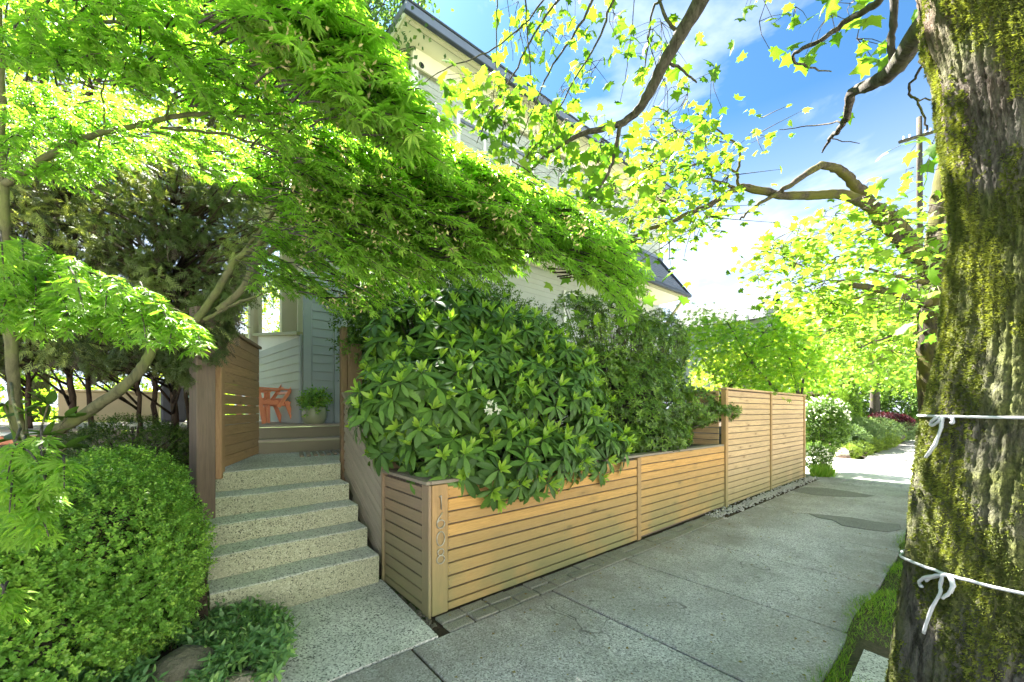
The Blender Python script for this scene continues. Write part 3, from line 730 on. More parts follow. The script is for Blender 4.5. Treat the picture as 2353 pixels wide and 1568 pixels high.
def window(par, x0, x1, z0, z1, y, nm=1, trim=.09):
    w = box('window', (x0+trim, y+.03, z0+trim), (x1-trim, y+.04, z1-trim*.6), M['glass'], par, 0)
    box('frame', (x0, y-.045, z0), (x0+trim, y+.02, z1), M['creamwhite'], w, .004); box('frame', (x1-trim, y-.045, z0), (x1, y+.02, z1), M['creamwhite'], w, .004)
    box('frame', (x0+trim+.002, y-.04, z1-trim*.6), (x1-trim-.002, y+.02, z1), M['creamwhite'], w, .004)
    box('sash', (x0+trim, y-.02, z1-trim*.6-.055), (x1-trim, y+.015, z1-trim*.6-.003), M['gutterface'], w, .003)
    box('sash', (x0+trim, y-.02, z0+.052), (x1-trim, y+.015, z0+trim+.03), M['gutterface'], w, .003)
    box('sill', (x0-.03, y-.08, z0), (x1+.03, y+.02, z0+.05), M['creamwhite'], w, .004)
    for k in range(nm):
        xm = x0+(x1-x0)*(k+1)/(nm+1); box('mullion', (xm-.035, y-.03, z0+trim+.033), (xm+.035, y+.015, z1-trim*.6-.058), M['creamwhite'], w, .003)
    return w
window(house, 4.38, 6.55, 6.85, 7.60, HY0-.02, 2); window(house, 8.6, 10.6, 6.85, 7.60, HY0-.02, 1)
window(house, 7.6, 8.95, 2.2, 4.6, HY0-.02, 0)
# lower slate roof along the front: courses of shingles
lr = box('lower_roof', (1.32, 5.97, 5.05), (12.1, 6.99, 5.09), M['creamwhite'], house, 0)
EY, EZ, TY, TZ, LX0, LX1 = 5.9, 5.09, 7.0, 6.55, 1.25, 12.1
mk('roof_deck', [(LX0, EY, EZ), (LX1, EY, EZ), (LX1, TY, TZ), (LX0, TY, TZ), (LX0, TY, EZ), (LX1, TY, EZ)], [(0, 1, 2, 3), (0, 3, 4), (1, 5, 2), (4, 5, 1, 0)], M['roof'], lr)
sv = Vector((0, TY-EY, TZ-EZ)); sl = sv.length; sv.normalize(); sn = Vector((0, -sv.z, sv.y))
nr = 13; V = []; F = []
for r in range(nr):
    off = (r % 2)*.11; x = LX0-off
    while x < LX1:
        w = random.uniform(.16, .26); a = max(x, LX0); b_ = min(x+w-.006, LX1)
        if b_-a > .03:
            t0 = r*sl/nr+random.uniform(-.006, .006); t1 = t0+sl/nr+.04; lift = .012+random.uniform(0, .006); base = Vector((0, EY, EZ))
            i = len(V)
            for xx, tt, l in ((a, t0, lift), (b_, t0, lift), (b_, t1, .004), (a, t1, .004), (a, t0, 0), (b_, t0, 0)):
                V.append(Vector((xx, 0, 0))+base+sv*tt+sn*l)
            F += [(i, i+1, i+2, i+3), (i+4, i+5, i+1, i), (i+4, i, i+3), (i+5, i+2, i+1)]
        x += w
o = mk('shingles', V, F, M['roof'], lr); o['kind'] = 'stuff'
box('gutter', (1.2, 5.80, 5.0), (12.15, 5.89, 5.10), M['gutter'], lr, .015); box('fascia_board', (1.22, 5.893, 4.93), (12.13, 5.93, 5.085), M['olive'], lr, .004)
box('soffit', (1.25, 5.93, 4.985), (12.1, 6.99, 5.01), M['cream'], lr, .003)
box('flashing', (3.4, 6.93, 6.52), (12.5, 6.985, 6.62), M['gutterface'], lr, .003)
box('corner_board', (12.36, 6.955, 1.3), (12.50, 6.978, 4.98), M['creamwhite'], house, .004)
box('wall', (12.3, 7.05, .8), (12.7, 9.5, 4.98), M['side'], house, 0)
board('roof_brace', (12.45, 6.95, 4.25), (12.05, 6.05, 4.93), .07, .07, M['olive'], house)
board('rake_board', (12.16, 5.9, 5.08), (12.16, 7.0, 6.58), .13, .03, M['gutter'], house)
# porch at the left end: skirt wall, corner column, beam, cream wall behind
skirt_a, skirt_b = Vector((1.38, 6.25, 0)), Vector((1.06, 9.45, 0)); sd = (skirt_b-skirt_a).normalized(); snn = Vector((-sd.y, sd.x, 0)); snn = snn if snn.x < 0 else -snn
porch = box('porch_wall', (1.42, 6.29, 1.3), (1.80, 6.32, 2.60), M['sideblue'], house, 0)
clap(house, (1.50, 6.25, 0), (1.79, 6.25, 0), 1.325, 3.6, (0, -1, 0), M['sideblue'], .125)
clap(house, skirt_b, skirt_a+sd*.06, 1.325, 2.6, snn, M['side'], .125)
box('corner_board', (1.38, 6.22, 1.325), (1.49, 6.25, 3.6), M['sideblue'], house, .003); box('corner_board', (1.80, 6.22, 1.325), (1.92, 6.25, 3.6), M['sideblue'], house, .003)
board('corner_board', skirt_a+snn*.018+sd*.035+Vector((0, 0, 1.325)), skirt_a+snn*.018+sd*.035+Vector((0, 0, 2.6)), .07, .03, M['sideblue'], house, up=sd)
board('handrail_cap', skirt_a+snn*.02+Vector((0, 0, 2.60)), skirt_b+snn*.02+Vector((0, 0, 3.0)), .05, .12, M['olive'], house)
mk('skirt_fill', [skirt_a+Vector((0,0,2.4)), skirt_b+Vector((0,0,2.4)), skirt_b+Vector((0,0,2.98)), skirt_a+Vector((0,0,2.58))], [(0,1,2,3)], M['creamwhite'], house)
box('column', (1.39, 6.25, 3.6), (1.55, 6.38, 4.7), M['creamwhite'], house, .006); box('column', (1.02, 8.6, 2.4), (1.22, 8.8, 4.7), M['cream'], house, .006)
V, F = tubeVF([(1.12, 8.7, 2.9), (1.12, 8.7, 4.6)], [.11, .10], 14); mk('column', V, F, M['cream'], house, True)
box('beam', (1.2, 6.12, 4.70), (3.5, 6.35, 4.98), M['cream'], house, .006); box('beam', (1.02, 6.36, 4.70), (1.35, 9.6, 4.98), M['cream'], house, .006)
box('wall', (1.5, 8.4, 1.3), (3.48, 8.6, 5.0), M['cream'], house, 0); box('ceiling', (1.25, 6.3, 4.985), (3.5, 9.6, 5.02), M['creamwhite'], house, 0)
box('trim_panel', (1.6, 7.6, 2.6), (3.4, 7.63, 4.7), M['cream'], house, .003)
box('wall', (1.95, 6.27, 1.3), (3.5, 6.32, 2.4), M['side'], house, 0); clap(house, (1.93, 6.26, 0), (3.5, 6.26, 0), 1.325, 2.4, (0, -1, 0), M['side'])
# hanging white cloth by the porch corner
cl = mk('hanging_cloth', [at(764, 812, 6.0), at(768, 812, 6.0), at(782, 850, 6.02), at(784, 876, 6.02), at(772, 880, 6.0), at(768, 840, 5.98)], [(0, 5, 1), (1, 5, 2), (2, 5, 4, 3)], M['creamwhite']); tag(cl, 'strip of white cloth hanging beside the blue-grey porch corner', 'cloth')

# neighbour house far right
nh = empty('neighbour_house', (30, 11, 0), 'far neighbouring house with pale walls and grey gabled roof above the small maple', 'house')
def ridge(par, c, w, l, z0, z1, zr, dirv, mw, mr):
    d = Vector(dirv).normalized(); p = Vector((-d.y, d.x, 0)); c = Vector(c)
    A = [c-d*l-p*w, c+d*l-p*w, c+d*l+p*w, c-d*l+p*w]; V = [Vector((a.x, a.y, z)) for z in (z0, z1) for a in A]
    V += [Vector(((c-d*l).x, (c-d*l).y, zr)), Vector(((c+d*l).x, (c+d*l).y, zr))]
    mk('wall', V, [(0, 1, 5, 4), (1, 2, 6, 5), (2, 3, 7, 6), (3, 0, 4, 7), (5, 6, 9), (7, 4, 8)], mw, par)
    e = .3; k = (zr-z1)/w; Vr = []
    for s in (-1, 1):
        for q in (-1, 1): Vr += [c+p*s*(w+e)+d*q*(l+e)+Vector((0, 0, z1-k*e-c.z)), c+d*q*(l+e)+Vector((0, 0, zr+.02-c.z))]
    Vr = [Vector(v) for v in Vr]; Vr2 = [v+Vector((0, 0, .1)) for v in Vr]
    F = [(8, 9, 11, 10), (12, 14, 15, 13), (0, 2, 3, 1), (4, 5, 7, 6), (0, 8, 10, 2), (4, 6, 14, 12), (0, 1, 9, 8), (2, 10, 11, 3), (4, 12, 13, 5), (6, 7, 15, 14)]
    mk('roof', Vr+Vr2, F, mr, par)
c_ = at(1672, 900, 27)
ridge(nh, (c_.x, c_.y, 0), 1.9, 2.6, 0, 7.2, 8.9, (0, 1, 0), M['bluewhite'], M['slatedark'])
for px_, py_ in ((1690, 745), (1718, 748), (1640, 750)):
    q = at(px_, py_, 18.2 if px_ < 1650 else 22.6); w_ = box('window', (q.x-.35, q.y-.05, q.z-.5), (q.x+.35, q.y+.05, q.z+.5), M['glass'], nh, .01, .3)
    box('frame', (q.x-.42, q.y, q.z-.58), (q.x+.42, q.y+.12, q.z+.58), M['creamwhite'], w_, .01, .3)
# houses added across the street behind the camera to bounce sunlight into the shade
oi_ = 0
for x0, w_, hh, lab in ((-16, 9, 6.6, 'pale gabled bounce house added across the street, left one'), (-4, 9, 7.0, 'pale gabled bounce house added across the street, second'), (8, 9, 6.4, 'pale gabled bounce house added across the street, third'), (20, 9, 6.8, 'pale gabled bounce house added across the street, right one')):
    oh = empty('house', (x0+w_/2, -17.5, 0), lab, 'house', 'bounce houses added across the street')
    ridge(oh, (x0+w_/2, -17.5, 0), 4.5, w_/2, 0, hh, hh+2.4, (1, 0, 0), M['creamwhite'], M['roof'])
    for k in range(3):
        for z0 in (1.2, 4.0):
            w2 = box('window', (x0+1.2+k*2.6, -12.98, z0), (x0+2.5+k*2.6, -12.96, z0+1.4), M['glass'], oh, 0); box('frame', (x0+1.1+k*2.6, -12.995, z0-.1), (x0+2.6+k*2.6, -12.982, z0+1.5), M['creamwhite'], w2, 0)
box('sidewalk_across', (-40, -11.5, -.1), (60, -9.6, .02), M['drive'], None, .01)['kind'] = 'structure'  # unseen sidewalk added along with the bounce houses
# utility pole
up_ = empty('utility_pole', at(2122, 945, 30)*1.0, 'distant timber utility pole with a crossarm against the sky', 'utility pole'); up_.location.z = 0
q = at(2112, 300, 24); up_.location = (q.x, q.y, 0)
V, F = tubeVF([(q.x+.5, q.y, 0), (q.x+.1, q.y, q.z-2), (q.x, q.y, q.z+.8)], [.17, .14, .12], 10); mk('pole', V, F, M['bark'], up_, True)
board('crossarm', at(2066, 327, 23.8), at(2146, 303, 24), .16, .12, M['bark'], up_)
for t in (.12, .3, .75, .9):
    p = at(2066, 327, 23.8).lerp(at(2146, 303, 24), t); V, F = tubeVF([p+Vector((0, 0, .05)), p+Vector((0, 0, .28))], [.06, .04], 8); mk('insulator', V, F, M['creamwhite'], up_)
# ================================================================== THINGS ON THE DECK AND LANDING
def chair():
    o0 = at(622, 971, 6.0); W = Vector((.175, -.986, 0)).normalized(); f = Vector((-.986, -.175, 0)).normalized()
    t = empty('slatted_chair', (o0.x, o0.y, 1.32), 'coral orange slatted wooden chair on the deck, seen side on', 'chair'); B = Vector((o0.x, o0.y, 1.32)); hw = .24; U = Vector((0, 0, 1))
    def q(a, w, z): return B+f*a+W*w+U*z
    mt = M['orange']
    for w in (-hw, hw):
        board('leg', q(.17, w, 0), q(.25, w, .50), .055, .024, mt, t, up=f); board('leg', q(-.24, w, 0), q(-.12, w, .33), .06, .028, mt, t, up=f)
        board('back_post', q(-.02, w*.98, .24), q(-.32, w*.98, .70), .05, .024, mt, t, up=f)
        board('armrest', q(.36, w, .515), q(-.18, w, .50), .022, .07, mt, t); board('seat_rail', q(.22, w*.9, .325), q(-.2, w*.9, .27), .06, .025, mt, t)
    for k in range(4):
        u = .25+.22*k; c = q(-.02-.30*u, 0, .24+.46*u); board('back_slat', c-W*hw*.95, c+W*hw*.95, .05, .016, mt, t, up=(-f*.3*-1*-1+U*.46).normalized() if False else (U*.46-f*.30).normalized())
    for k in range(5):
        c = q(.2-.09*k, 0, .36-.012*k); board('seat_slat', c-W*hw, c+W*hw, .02, .075, mt, t)
chair()
# low side table of the same colour, half behind the gate
tb = empty('side_table', (0, 0, 0), 'small coral orange slatted table beside the chair, half hidden by the gate', 'table'); q0 = at(597, 968, 6.15); tb.location = (q0.x, q0.y, 1.32)
for k in range(4): board('top_slat', (q0.x-.30, q0.y-.16+k*.1, 1.80), (q0.x+.12, q0.y-.16+k*.1, 1.80), .025, .09, M['orange'], tb)
for sx_, sy_ in ((-.27, -.15), (.09, -.15), (-.27, .13), (.09, .13)): box('leg', (q0.x+sx_-.02, q0.y+sy_-.02, 1.32), (q0.x+sx_+.02, q0.y+sy_+.02, 1.785), M['orange'], tb, .003)
# pot and its plant
pc = at(722, 945, 5.62); pc.z = 1.32
prof = [(0, .0), (.115, 0), (.135, .02), (.158, .09), (.16, .14), (.150, .20), (.143, .235), (.13, .24), (.125, .22), (0, .205)]
V = []; F = []; n = 28
for r, z in prof:
    for k in range(n): V.append((pc.x+r*math.cos(2*math.pi*k/n), pc.y+r*math.sin(2*math.pi*k/n), pc.z+z))
for i in range(len(prof)-1):
    for k in range(n): F.append((i*n+k, i*n+(k+1) % n, (i+1)*n+(k+1) % n, (i+1)*n+k))
po = mk('round_pot', V, F, M['pot'], smooth=True); tag(po, 'round grey-green glazed pot standing at the deck edge by the house corner', 'pot')

def sprigs(P, O, nl, L, size, spread=.8, curl=.25):
    """nl leaves in pairs up each twig from P along O"""
    n = len(P); A = norm(O); s = norm(np.cross(A, norm(jitter(n)))); b = np.cross(A, s); out = []
    for j in range(nl):
        t = (j//2+.5)/(nl/2); ang = (j % 2)*math.pi + (j//2)*1.57 + rng.normal(0, .3, n)
        side = s*np.cos(ang)[:, None]+b*np.sin(ang)[:, None]; last = j == nl-1
        Tn = norm(A*(.55 if not last else 2)+side*spread+jitter(n, .12)+UP*(-.1)); Nn = norm(A*1.2-side*.6+UP*.5)
        out.append((P+A*(L*t)+0, Tn, Nn, size*rng.uniform(.65, 1.1, n)*(1-.35*t)))
    return [np.concatenate(x) for x in zip(*out)]
pl = empty('potted_shrub', (pc.x, pc.y, 1.54), 'leafy pale-flowered shrub growing in the round grey-green pot', 'plant')
d_ = norm(jitter(150)*np.array((1, 1, .7))+UP*.75); Pp = np.array((pc.x, pc.y, 1.58))+d_*rng.uniform(.05, .20, 150)[:, None]*np.array((1.0, 1.0, 1.1))
a = sprigs(Pp, d_, 7, .08, .07); batch('leaves', T_ellip(.22, 2), *a, M['box'], pl, shade=True)
Pf = Pp[:16]+d_[:16]*.1; cl_ = np.repeat(Pf, 14, 0)+jitter(224, .018); batch('flowers', T_small(.5), cl_, norm(jitter(224)), norm(jitter(224)+UP), np.full(224, .022), M['mound'], pl)
b_ = MB()
for p in Pp[:30]: b_.tube([(pc.x, pc.y, 1.52), tuple((np.array((pc.x, pc.y, 1.55))+p)/2), tuple(p)], .004, 4)
b_.build('stems', M['barksmooth'], pl)['kind'] = 'stuff'
# things glimpsed through the cypress stems
cb = at(262, 945, 7.2); cbx = empty('garden_box', (cb.x, cb.y, 1.32), 'large beige square planter box glimpsed behind the cypress stems', 'planter')
for s_ in ((-.62, -.4, .62, -.36), (-.62, .36, .62, .4), (-.62, -.359, -.58, .359), (.58, -.359, .62, .359)): box('panel', (cb.x+s_[0], cb.y+s_[1], 1.32), (cb.x+s_[2], cb.y+s_[3], 1.82), M['creambox'], cbx, .01)
box('rim', (cb.x-.66, cb.y-.44, 1.822), (cb.x+.66, cb.y+.44, 1.86), M['creambox'], cbx, .01)
bn = at(399, 945, 6.6); bi = box('storage_bin', (bn.x-.16, bn.y-.16, 1.32), (bn.x+.16, bn.y+.16, 1.95), M['darkplastic'], None, .03); tag(bi, 'dark grey plastic bin behind the thin stems, left of the blue metal chair', 'bin'); box('lid', (bn.x-.18, bn.y-.18, 1.952), (bn.x+.18, bn.y+.18, 1.99), M['darkplastic'], bi, .01)
mc = at(425, 945, 6.9); ch = empty('metal_chair', (mc.x, mc.y, 1.32), 'blue metal garden chair glimpsed left of the dark gate post', 'chair')
for sx_ in (-.22, .22):
    for sy_ in (-.2, .2):
        V, F = tubeVF([(mc.x+sx_, mc.y+sy_, 1.32), (mc.x+sx_, mc.y+sy_, 1.32+(.82 if sy_ > 0 else .42))], .018, 8); mk('leg', V, F, M['steelblue'], ch, True)
box('seat', (mc.x-.23, mc.y-.21, 1.74), (mc.x+.23, mc.y+.21, 1.765), M['steelblue'], ch, .01)
for z in (1.9, 2.0, 2.12): box('back_slat', (mc.x-.22, mc.y+.19, z-.03), (mc.x+.22, mc.y+.21, z+.03), M['steelblue'], ch, .005)
wb = at(15, 945, 3.75); wbn = empty('low_bench', (wb.x, wb.y, .88), 'low orange bench with a white top at the far left beyond the leaves', 'bench')
box('top', (wb.x-.5, wb.y-.15, 1.27), (wb.x+.3, wb.y+.15, 1.30), M['creamwhite'], wbn, .005); box('apron', (wb.x-.48, wb.y-.13, 1.19), (wb.x+.28, wb.y+.13, 1.268), M['orange'], wbn, .005)
for sx_ in (-.44, .22): box('leg', (wb.x+sx_-.03, wb.y-.1, .86), (wb.x+sx_+.03, wb.y+.1, 1.188), M['orange'], wbn, .005)

# ================================================================== ROCKS IN THE BED
def rock(px_, py_, d, s, label, mat, seed, flat=.6):
    V, F = rocky(3, 1, seed); p = at(px_, py_, d); r = random.Random(seed)
    V = [(v.x*s*r.uniform(1, 1) + p.x, v.y*s*.85+p.y, v.z*s*flat+p.z) for v in V]; o = mk('rock', V, F, mat, smooth=False); tag(o, label, 'rock', 'rocks edging the garden bed'); o.data.polygons.foreach_set('use_smooth', np.zeros(len(o.data.polygons), bool))
rock(452, 1350, 2.95, .18, 'brown rock wedged under the dark gate post beside the lowest step', M['rock'], 5)
rock(405, 1555, 2.12, .20, 'large mossy rock at the lower edge of the bed among periwinkle', M['rock'], 9, .7)
rock(550, 1575, 2.12, .10, 'pale rounded rock at the front of the periwinkle', M['rockpale'], 12, .7)
rock(480, 1600, 2.1, .08, 'small pale brown rock between the mossy rock and the pale rounded rock', M['rockpale'], 15, .7)
rock(395, 1330, 3.2, .16, 'dark rock showing below the clipped boxwood ball', M['rock'], 18)

# ================================================================== BUSHES
def bush(name, label, cat, cs, n, nl, L, size, mat, tm, group=None, up=.35, inner=.72, stems=14, smat=None, base=None, hang=0, zmin=None, extra=None):
    c0 = np.mean([c for c, r in cs], 0); zb = min(c[2]-r[2] for c, r in cs)
    t = empty(name, (c0[0], c0[1], zb if base is None else base), label, cat, group)
    P, O = shell(cs, n, inner)
    if zmin is not None: k = P[:, 2] > zmin; P, O = P[k], O[k]
    a = sprigs(P, norm(O+UP*up+jitter(len(P), .25)), nl, L*1.0, size)
    big = np.sin(P[:, 0]*11+P[:, 2]*7)+np.sin(P[:, 1]*13-P[:, 2]*9)+np.sin(P[:, 0]*23+P[:, 1]*19); rn = np.clip(.42+.13*big+rng.normal(0, .2, len(P)), .02, .97); batch('leaves', tm, *a, mat, t, np.clip(np.tile(rn, nl)+rng.normal(0, .07, len(P)*nl), 0, .98), shade=False)
    b_ = MB()
    for k in range(stems):
        c, r = cs[k % len(cs)]; d = norm(jitter(1)[0]+UP*.8); e = np.array(c)+d*np.array(r)*.8
        b0 = Vector((c0[0]+random.uniform(-.08, .08), c0[1]+random.uniform(-.08, .08), t.location.z)); p = smooth_path([b0, b0.lerp(Vector(e), .5)+Vector((0, 0, .05)), Vector(e)], 3, .01)
        b_.tube(p, taper(len(p), .014, .004), 5)
    if stems: b_.build('stems', smat or M['bark'], t)['kind'] = 'stuff'
    return t
bw = bush('boxwood_shrub', 'large bright green boxwood ball beside the concrete steps', 'shrub',
     [((-.42, 3.35, .62), (.60, .56, .56)), ((-.30, 3.75, .90), (.38, .45, .34)), ((-.85, 3.2, .5), (.6, .6, .6)), ((-.55, 3.0, .36), (.45, .36, .36)), ((-.20, 3.15, .40), (.32, .30, .30))], 21000, 8, .05, .027, M['box'], T_small(.34), stems=40, up=.5, inner=.62, base=.2, zmin=.13)
bush('boxwood_shrub', 'darker round boxwood behind the bright one and left of the gate post', 'shrub',
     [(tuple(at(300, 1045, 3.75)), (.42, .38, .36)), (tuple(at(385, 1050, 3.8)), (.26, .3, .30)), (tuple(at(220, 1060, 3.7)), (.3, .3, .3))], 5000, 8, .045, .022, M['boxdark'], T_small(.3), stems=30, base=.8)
# broad-leaved seedling at the left
lf = empty('broadleaf_shrub', tuple(at(60, 1150, 2.9)), 'dark broad-leaved shrub low at the left edge behind the maple spray', 'shrub')
Pq = np.array([tuple(at(x, y, d)) for x, y, d in ((60, 950, 2.9), (110, 930, 2.85), (30, 1010, 2.8), (110, 1000, 2.75), (150, 960, 2.9), (10, 930, 2.9), (70, 1040, 2.8), (150, 1030, 2.85))]); Pq = np.repeat(Pq, 7, 0)
Tq = norm(jitter(len(Pq))*np.array((1, 1, .5))+UP*.2); leaves('leaf', T_ellip(.19, 3), T_ellip(.19, 5), Pq, Tq, norm(UP+jitter(len(Pq), .3)), rng.uniform(.12, .17, len(Pq)), M['dkgreen'], lf, 56)
b_ = MB()
for p in Pq[::7]: b_.tube([tuple(at(60, 1150, 2.9)), tuple((np.array(at(60, 1100, 2.9))*.4+p*.6)), tuple(p)], .006, 5)
b_.build('stem', M['barksmooth'], lf)

# periwinkle
n = 2100; P = region([(0, 1560), (150, 1500), (330, 1430), (420, 1370), (520, 1345), (600, 1370), (655, 1440), (665, 1500), (600, 1580), (400, 1640), (0, 1640)], n, 2.22, 2.42)
def vz_(x, y, d): return d
xs_, ys_, ds_ = pxA(P); ok_ = ~(((xs_ > 335) & (xs_ < 455) & (ys_ > 1488)) | ((xs_ > 505) & (xs_ < 600) & (ys_ > 1528)) | ((xs_ > 415) & (xs_ < 490) & (ys_ < 1372))); n = int(ok_.sum()); xs_, ys_ = xs_[ok_], ys_[ok_]; P = atA(xs_, ys_, (1.5-rng.uniform(.03, .15, n))*FPX/(ys_-HY))
a = sprigs(P, norm(jitter(len(P))*np.array((1, 1, .4))+UP*.9), 9, .08, .070, .9); o = batch('periwinkle', T_ellip(.2, 3, .3), *a, M['vinca'], None, shade=True)
tag(o, 'glossy green periwinkle spilling over the rocks onto the pale slab', 'ground cover')
b_ = MB()
for k in range(0, 160):
    p = P[k]; b_.tube([(p[0], p[1], p[2]-.12), tuple(p), tuple(p+np.array((random.uniform(-.04, .04), random.uniform(-.04, .04), .06)))], .003, 4)
o = b_.build('periwinkle_stems', M['barksmooth']); tag(o, 'thin stems of the periwinkle over the rocks', 'ground cover', kind='stuff')

# rhododendron
rh = empty('rhododendron', (2.6, 3.4, .82), 'large rhododendron with whorled leaves and one white flower spilling over the low cedar planter', 'shrub')
cs = [((2.05, 3.45, 1.45), (.85, .85, .72)), ((3.0, 3.35, 1.42), (.95, .82, .78)), ((2.5, 3.9, 1.95), (1.1, .85, .72)), ((2.40, 2.80, 1.05), (.95, .46, .36)), ((3.45, 2.90, 1.10), (.68, .44, .40)), ((1.68, 3.35, 1.55), (.55, .6, .5)), ((1.78, 2.92, 1.12), (.42, .38, .30)), ((2.9, 3.6, 2.25), (.6, .5, .5)), ((2.6, 3.85, 2.5), (.7, .5, .42)), ((3.4, 3.8, 2.35), (.5, .4, .45)), ((1.9, 3.85, 2.15), (.5, .4, .5)), ((3.75, 3.3, 1.5), (.4, .5, .55)), ((3.55, 3.5, 1.9), (.6, .6, .6))]
P, O = shell(cs, 2600, .72); k = (O[:, 1] < .45) & (P[:, 2] > .78) & (P[:, 1] > 2.28); P, O = P[k], O[k]
# even spacing of whorls
keep = []; cell = {}
for i, p in enumerate(P):
    if all(np.linalg.norm(p-P[j]) > .098 for j in keep): keep.append(i)
P, O = P[keep], O[keep]; nwh = len(P)
A = norm(O+UP*.55+np.array((0, -.15, 0))+jitter(nwh, .18)); s = norm(np.cross(A, norm(jitter(nwh)))); b = np.cross(A, s)
acc = []
for ringi, (m, el, ofs, sz) in enumerate(((7, .15, 0, 1.0), (5, -.25, -.03, 1.05), (3, -.6, -.07, 1.0))):
    for j in range(m):
        ang = 2*math.pi*(j+.5*ringi)/m+rng.normal(0, .22, nwh); side = s*np.cos(ang)[:, None]+b*np.sin(ang)[:, None]
        Tn = norm(side+A*(el+rng.normal(0, .15, nwh))[:, None]-UP*.18); acc.append((P+A*ofs+side*.012, Tn, norm(A+jitter(nwh, .12)), rng.uniform(.115, .185, nwh)*sz))
a = [np.concatenate(x) for x in zip(*acc)]
leaves('leaf', T_ellip(.16, 4, .25, .04, True), T_ellip(.16, 8, .28, .035, True), *a, M['rhodo'], rh, 210)
acc = []; kk = rng.random(nwh) < .62
for j in range(6):
    ang = 2*math.pi*j/6+rng.normal(0, .25, nwh); side = s*np.cos(ang)[:, None]+b*np.sin(ang)[:, None]
    Tn = norm(side*rng.uniform(.3, .75, nwh)[:, None]+A); acc.append(((P+A*.012)[kk], Tn[kk], norm(-side+A*.6)[kk], (rng.uniform(.075, .13, nwh))[kk]))
a = [np.concatenate(x) for x in zip(*acc)]
leaves('young_leaf', T_ellip(.15, 4, .1, .05, True), T_ellip(.15, 7, .12, .05, True), *a, M['rhodonew'], rh, 90)
b_ = MB()
for i in range(nwh):
    p = Vector(P[i]); q = p-Vector(A[i])*.16; c = Vector((2.6+(p.x-2.6)*.35, 3.7, 1.05)); p3 = q.lerp(c, .45)
    b_.tube([p, q, p3], [.004, .005, .007], 4)
for k_ in range(9):
    x0 = 1.8+k_*.24; e = Vector((x0+random.uniform(-.4, .4), 3.1+random.uniform(0, .8), random.uniform(1.5, 2.3))); p = smooth_path([Vector((2.6+(x0-2.6)*.4, 3.6, .8)), Vector((x0, 3.5, 1.2)), e], 4, .02); b_.tube(p, taper(len(p), .028, .01), 6)
b_.build('stems', M['bark'], rh)['kind'] = 'stuff'
fc = at(1130, 943, 2.95); acc = []
Pf = np.array(fc)+jitter(11, 1)*np.array((.028, .02, .032)); Pf = np.repeat(Pf, 5, 0); Tf = norm(jitter(55)+np.array((-.2, -.7, .1)))
batch('flower_cluster', T_ellip(.24, 2, .4), Pf, Tf, norm(jitter(55)+np.array((0, -1, .3))), np.full(55, .03), M['whitefl'], rh, kind=None)

# dark twiggy evergreen rising behind the rhododendron
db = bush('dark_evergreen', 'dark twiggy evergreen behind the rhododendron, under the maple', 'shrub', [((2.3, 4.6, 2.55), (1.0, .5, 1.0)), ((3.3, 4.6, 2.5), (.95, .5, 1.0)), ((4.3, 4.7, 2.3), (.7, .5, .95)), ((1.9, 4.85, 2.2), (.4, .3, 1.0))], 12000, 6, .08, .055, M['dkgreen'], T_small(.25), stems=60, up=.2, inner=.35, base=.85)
# evergreen with rosettes further along
pi = empty('evergreen_shrub', (5.2, 3.4, .85), 'mid green evergreen shrub with small rosettes overhanging the second planter panel', 'shrub')
cs = [((4.95, 3.3, 1.5), (.85, .72, .85)), ((5.55, 3.3, 1.6), (.75, .62, .8)), ((5.0, 3.6, 2.5), (.7, .55, .8)), ((5.8, 3.6, 2.4), (.6, .5, .65)), ((6.3, 2.95, 1.55), (.55, .36, .32)), ((6.7, 2.75, 1.5), (.42, .28, .16)), ((5.0, 2.85, 1.15), (.75, .32, .28)), ((4.4, 3.4, 1.9), (.45, .45, .5)), ((6.5, 3.7, 2.6), (.6, .5, .7)), ((4.3, 3.7, 2.6), (.5, .45, .6))]
P, O = shell(cs, 9500, .62); k = (P[:, 2] > .9) & (O[:, 1] < .6); P, O = P[k], O[k]; A = norm(O+UP*.45+jitter(len(P), .25)); s = norm(np.cross(A, norm(jitter(len(P))))); b = np.cross(A, s); acc = []
for j in range(8):
    ang = 2*math.pi*j/8+rng.normal(0, .3, len(P)); side = s*np.cos(ang)[:, None]+b*np.sin(ang)[:, None]
    acc.append((P+side*.004, norm(side+A*rng.uniform(.0, .9, len(P))[:, None]), norm(A-side*.3), rng.uniform(.04, .075, len(P))))
a = [np.concatenate(x) for x in zip(*acc)]; rn = np.tile(rng.random(len(P))**.8, 8)
leaves('leaf', T_ellip(.17, 2, .2), T_ellip(.17, 4, .2), *a, M['pieris'], pi, 120, rnd=rn)
b_ = MB()
for i in range(0, len(P), 7):
    p = Vector(P[i]); c = Vector((5.2+(p.x-5.2)*.3, 3.5, 1.1)); b_.tube([p, p.lerp(c, .35)+Vector((0, 0, -.03)), c], [.003, .005, .012], 4)
b_.build('stems', M['bark'], pi)['kind'] = 'stuff'

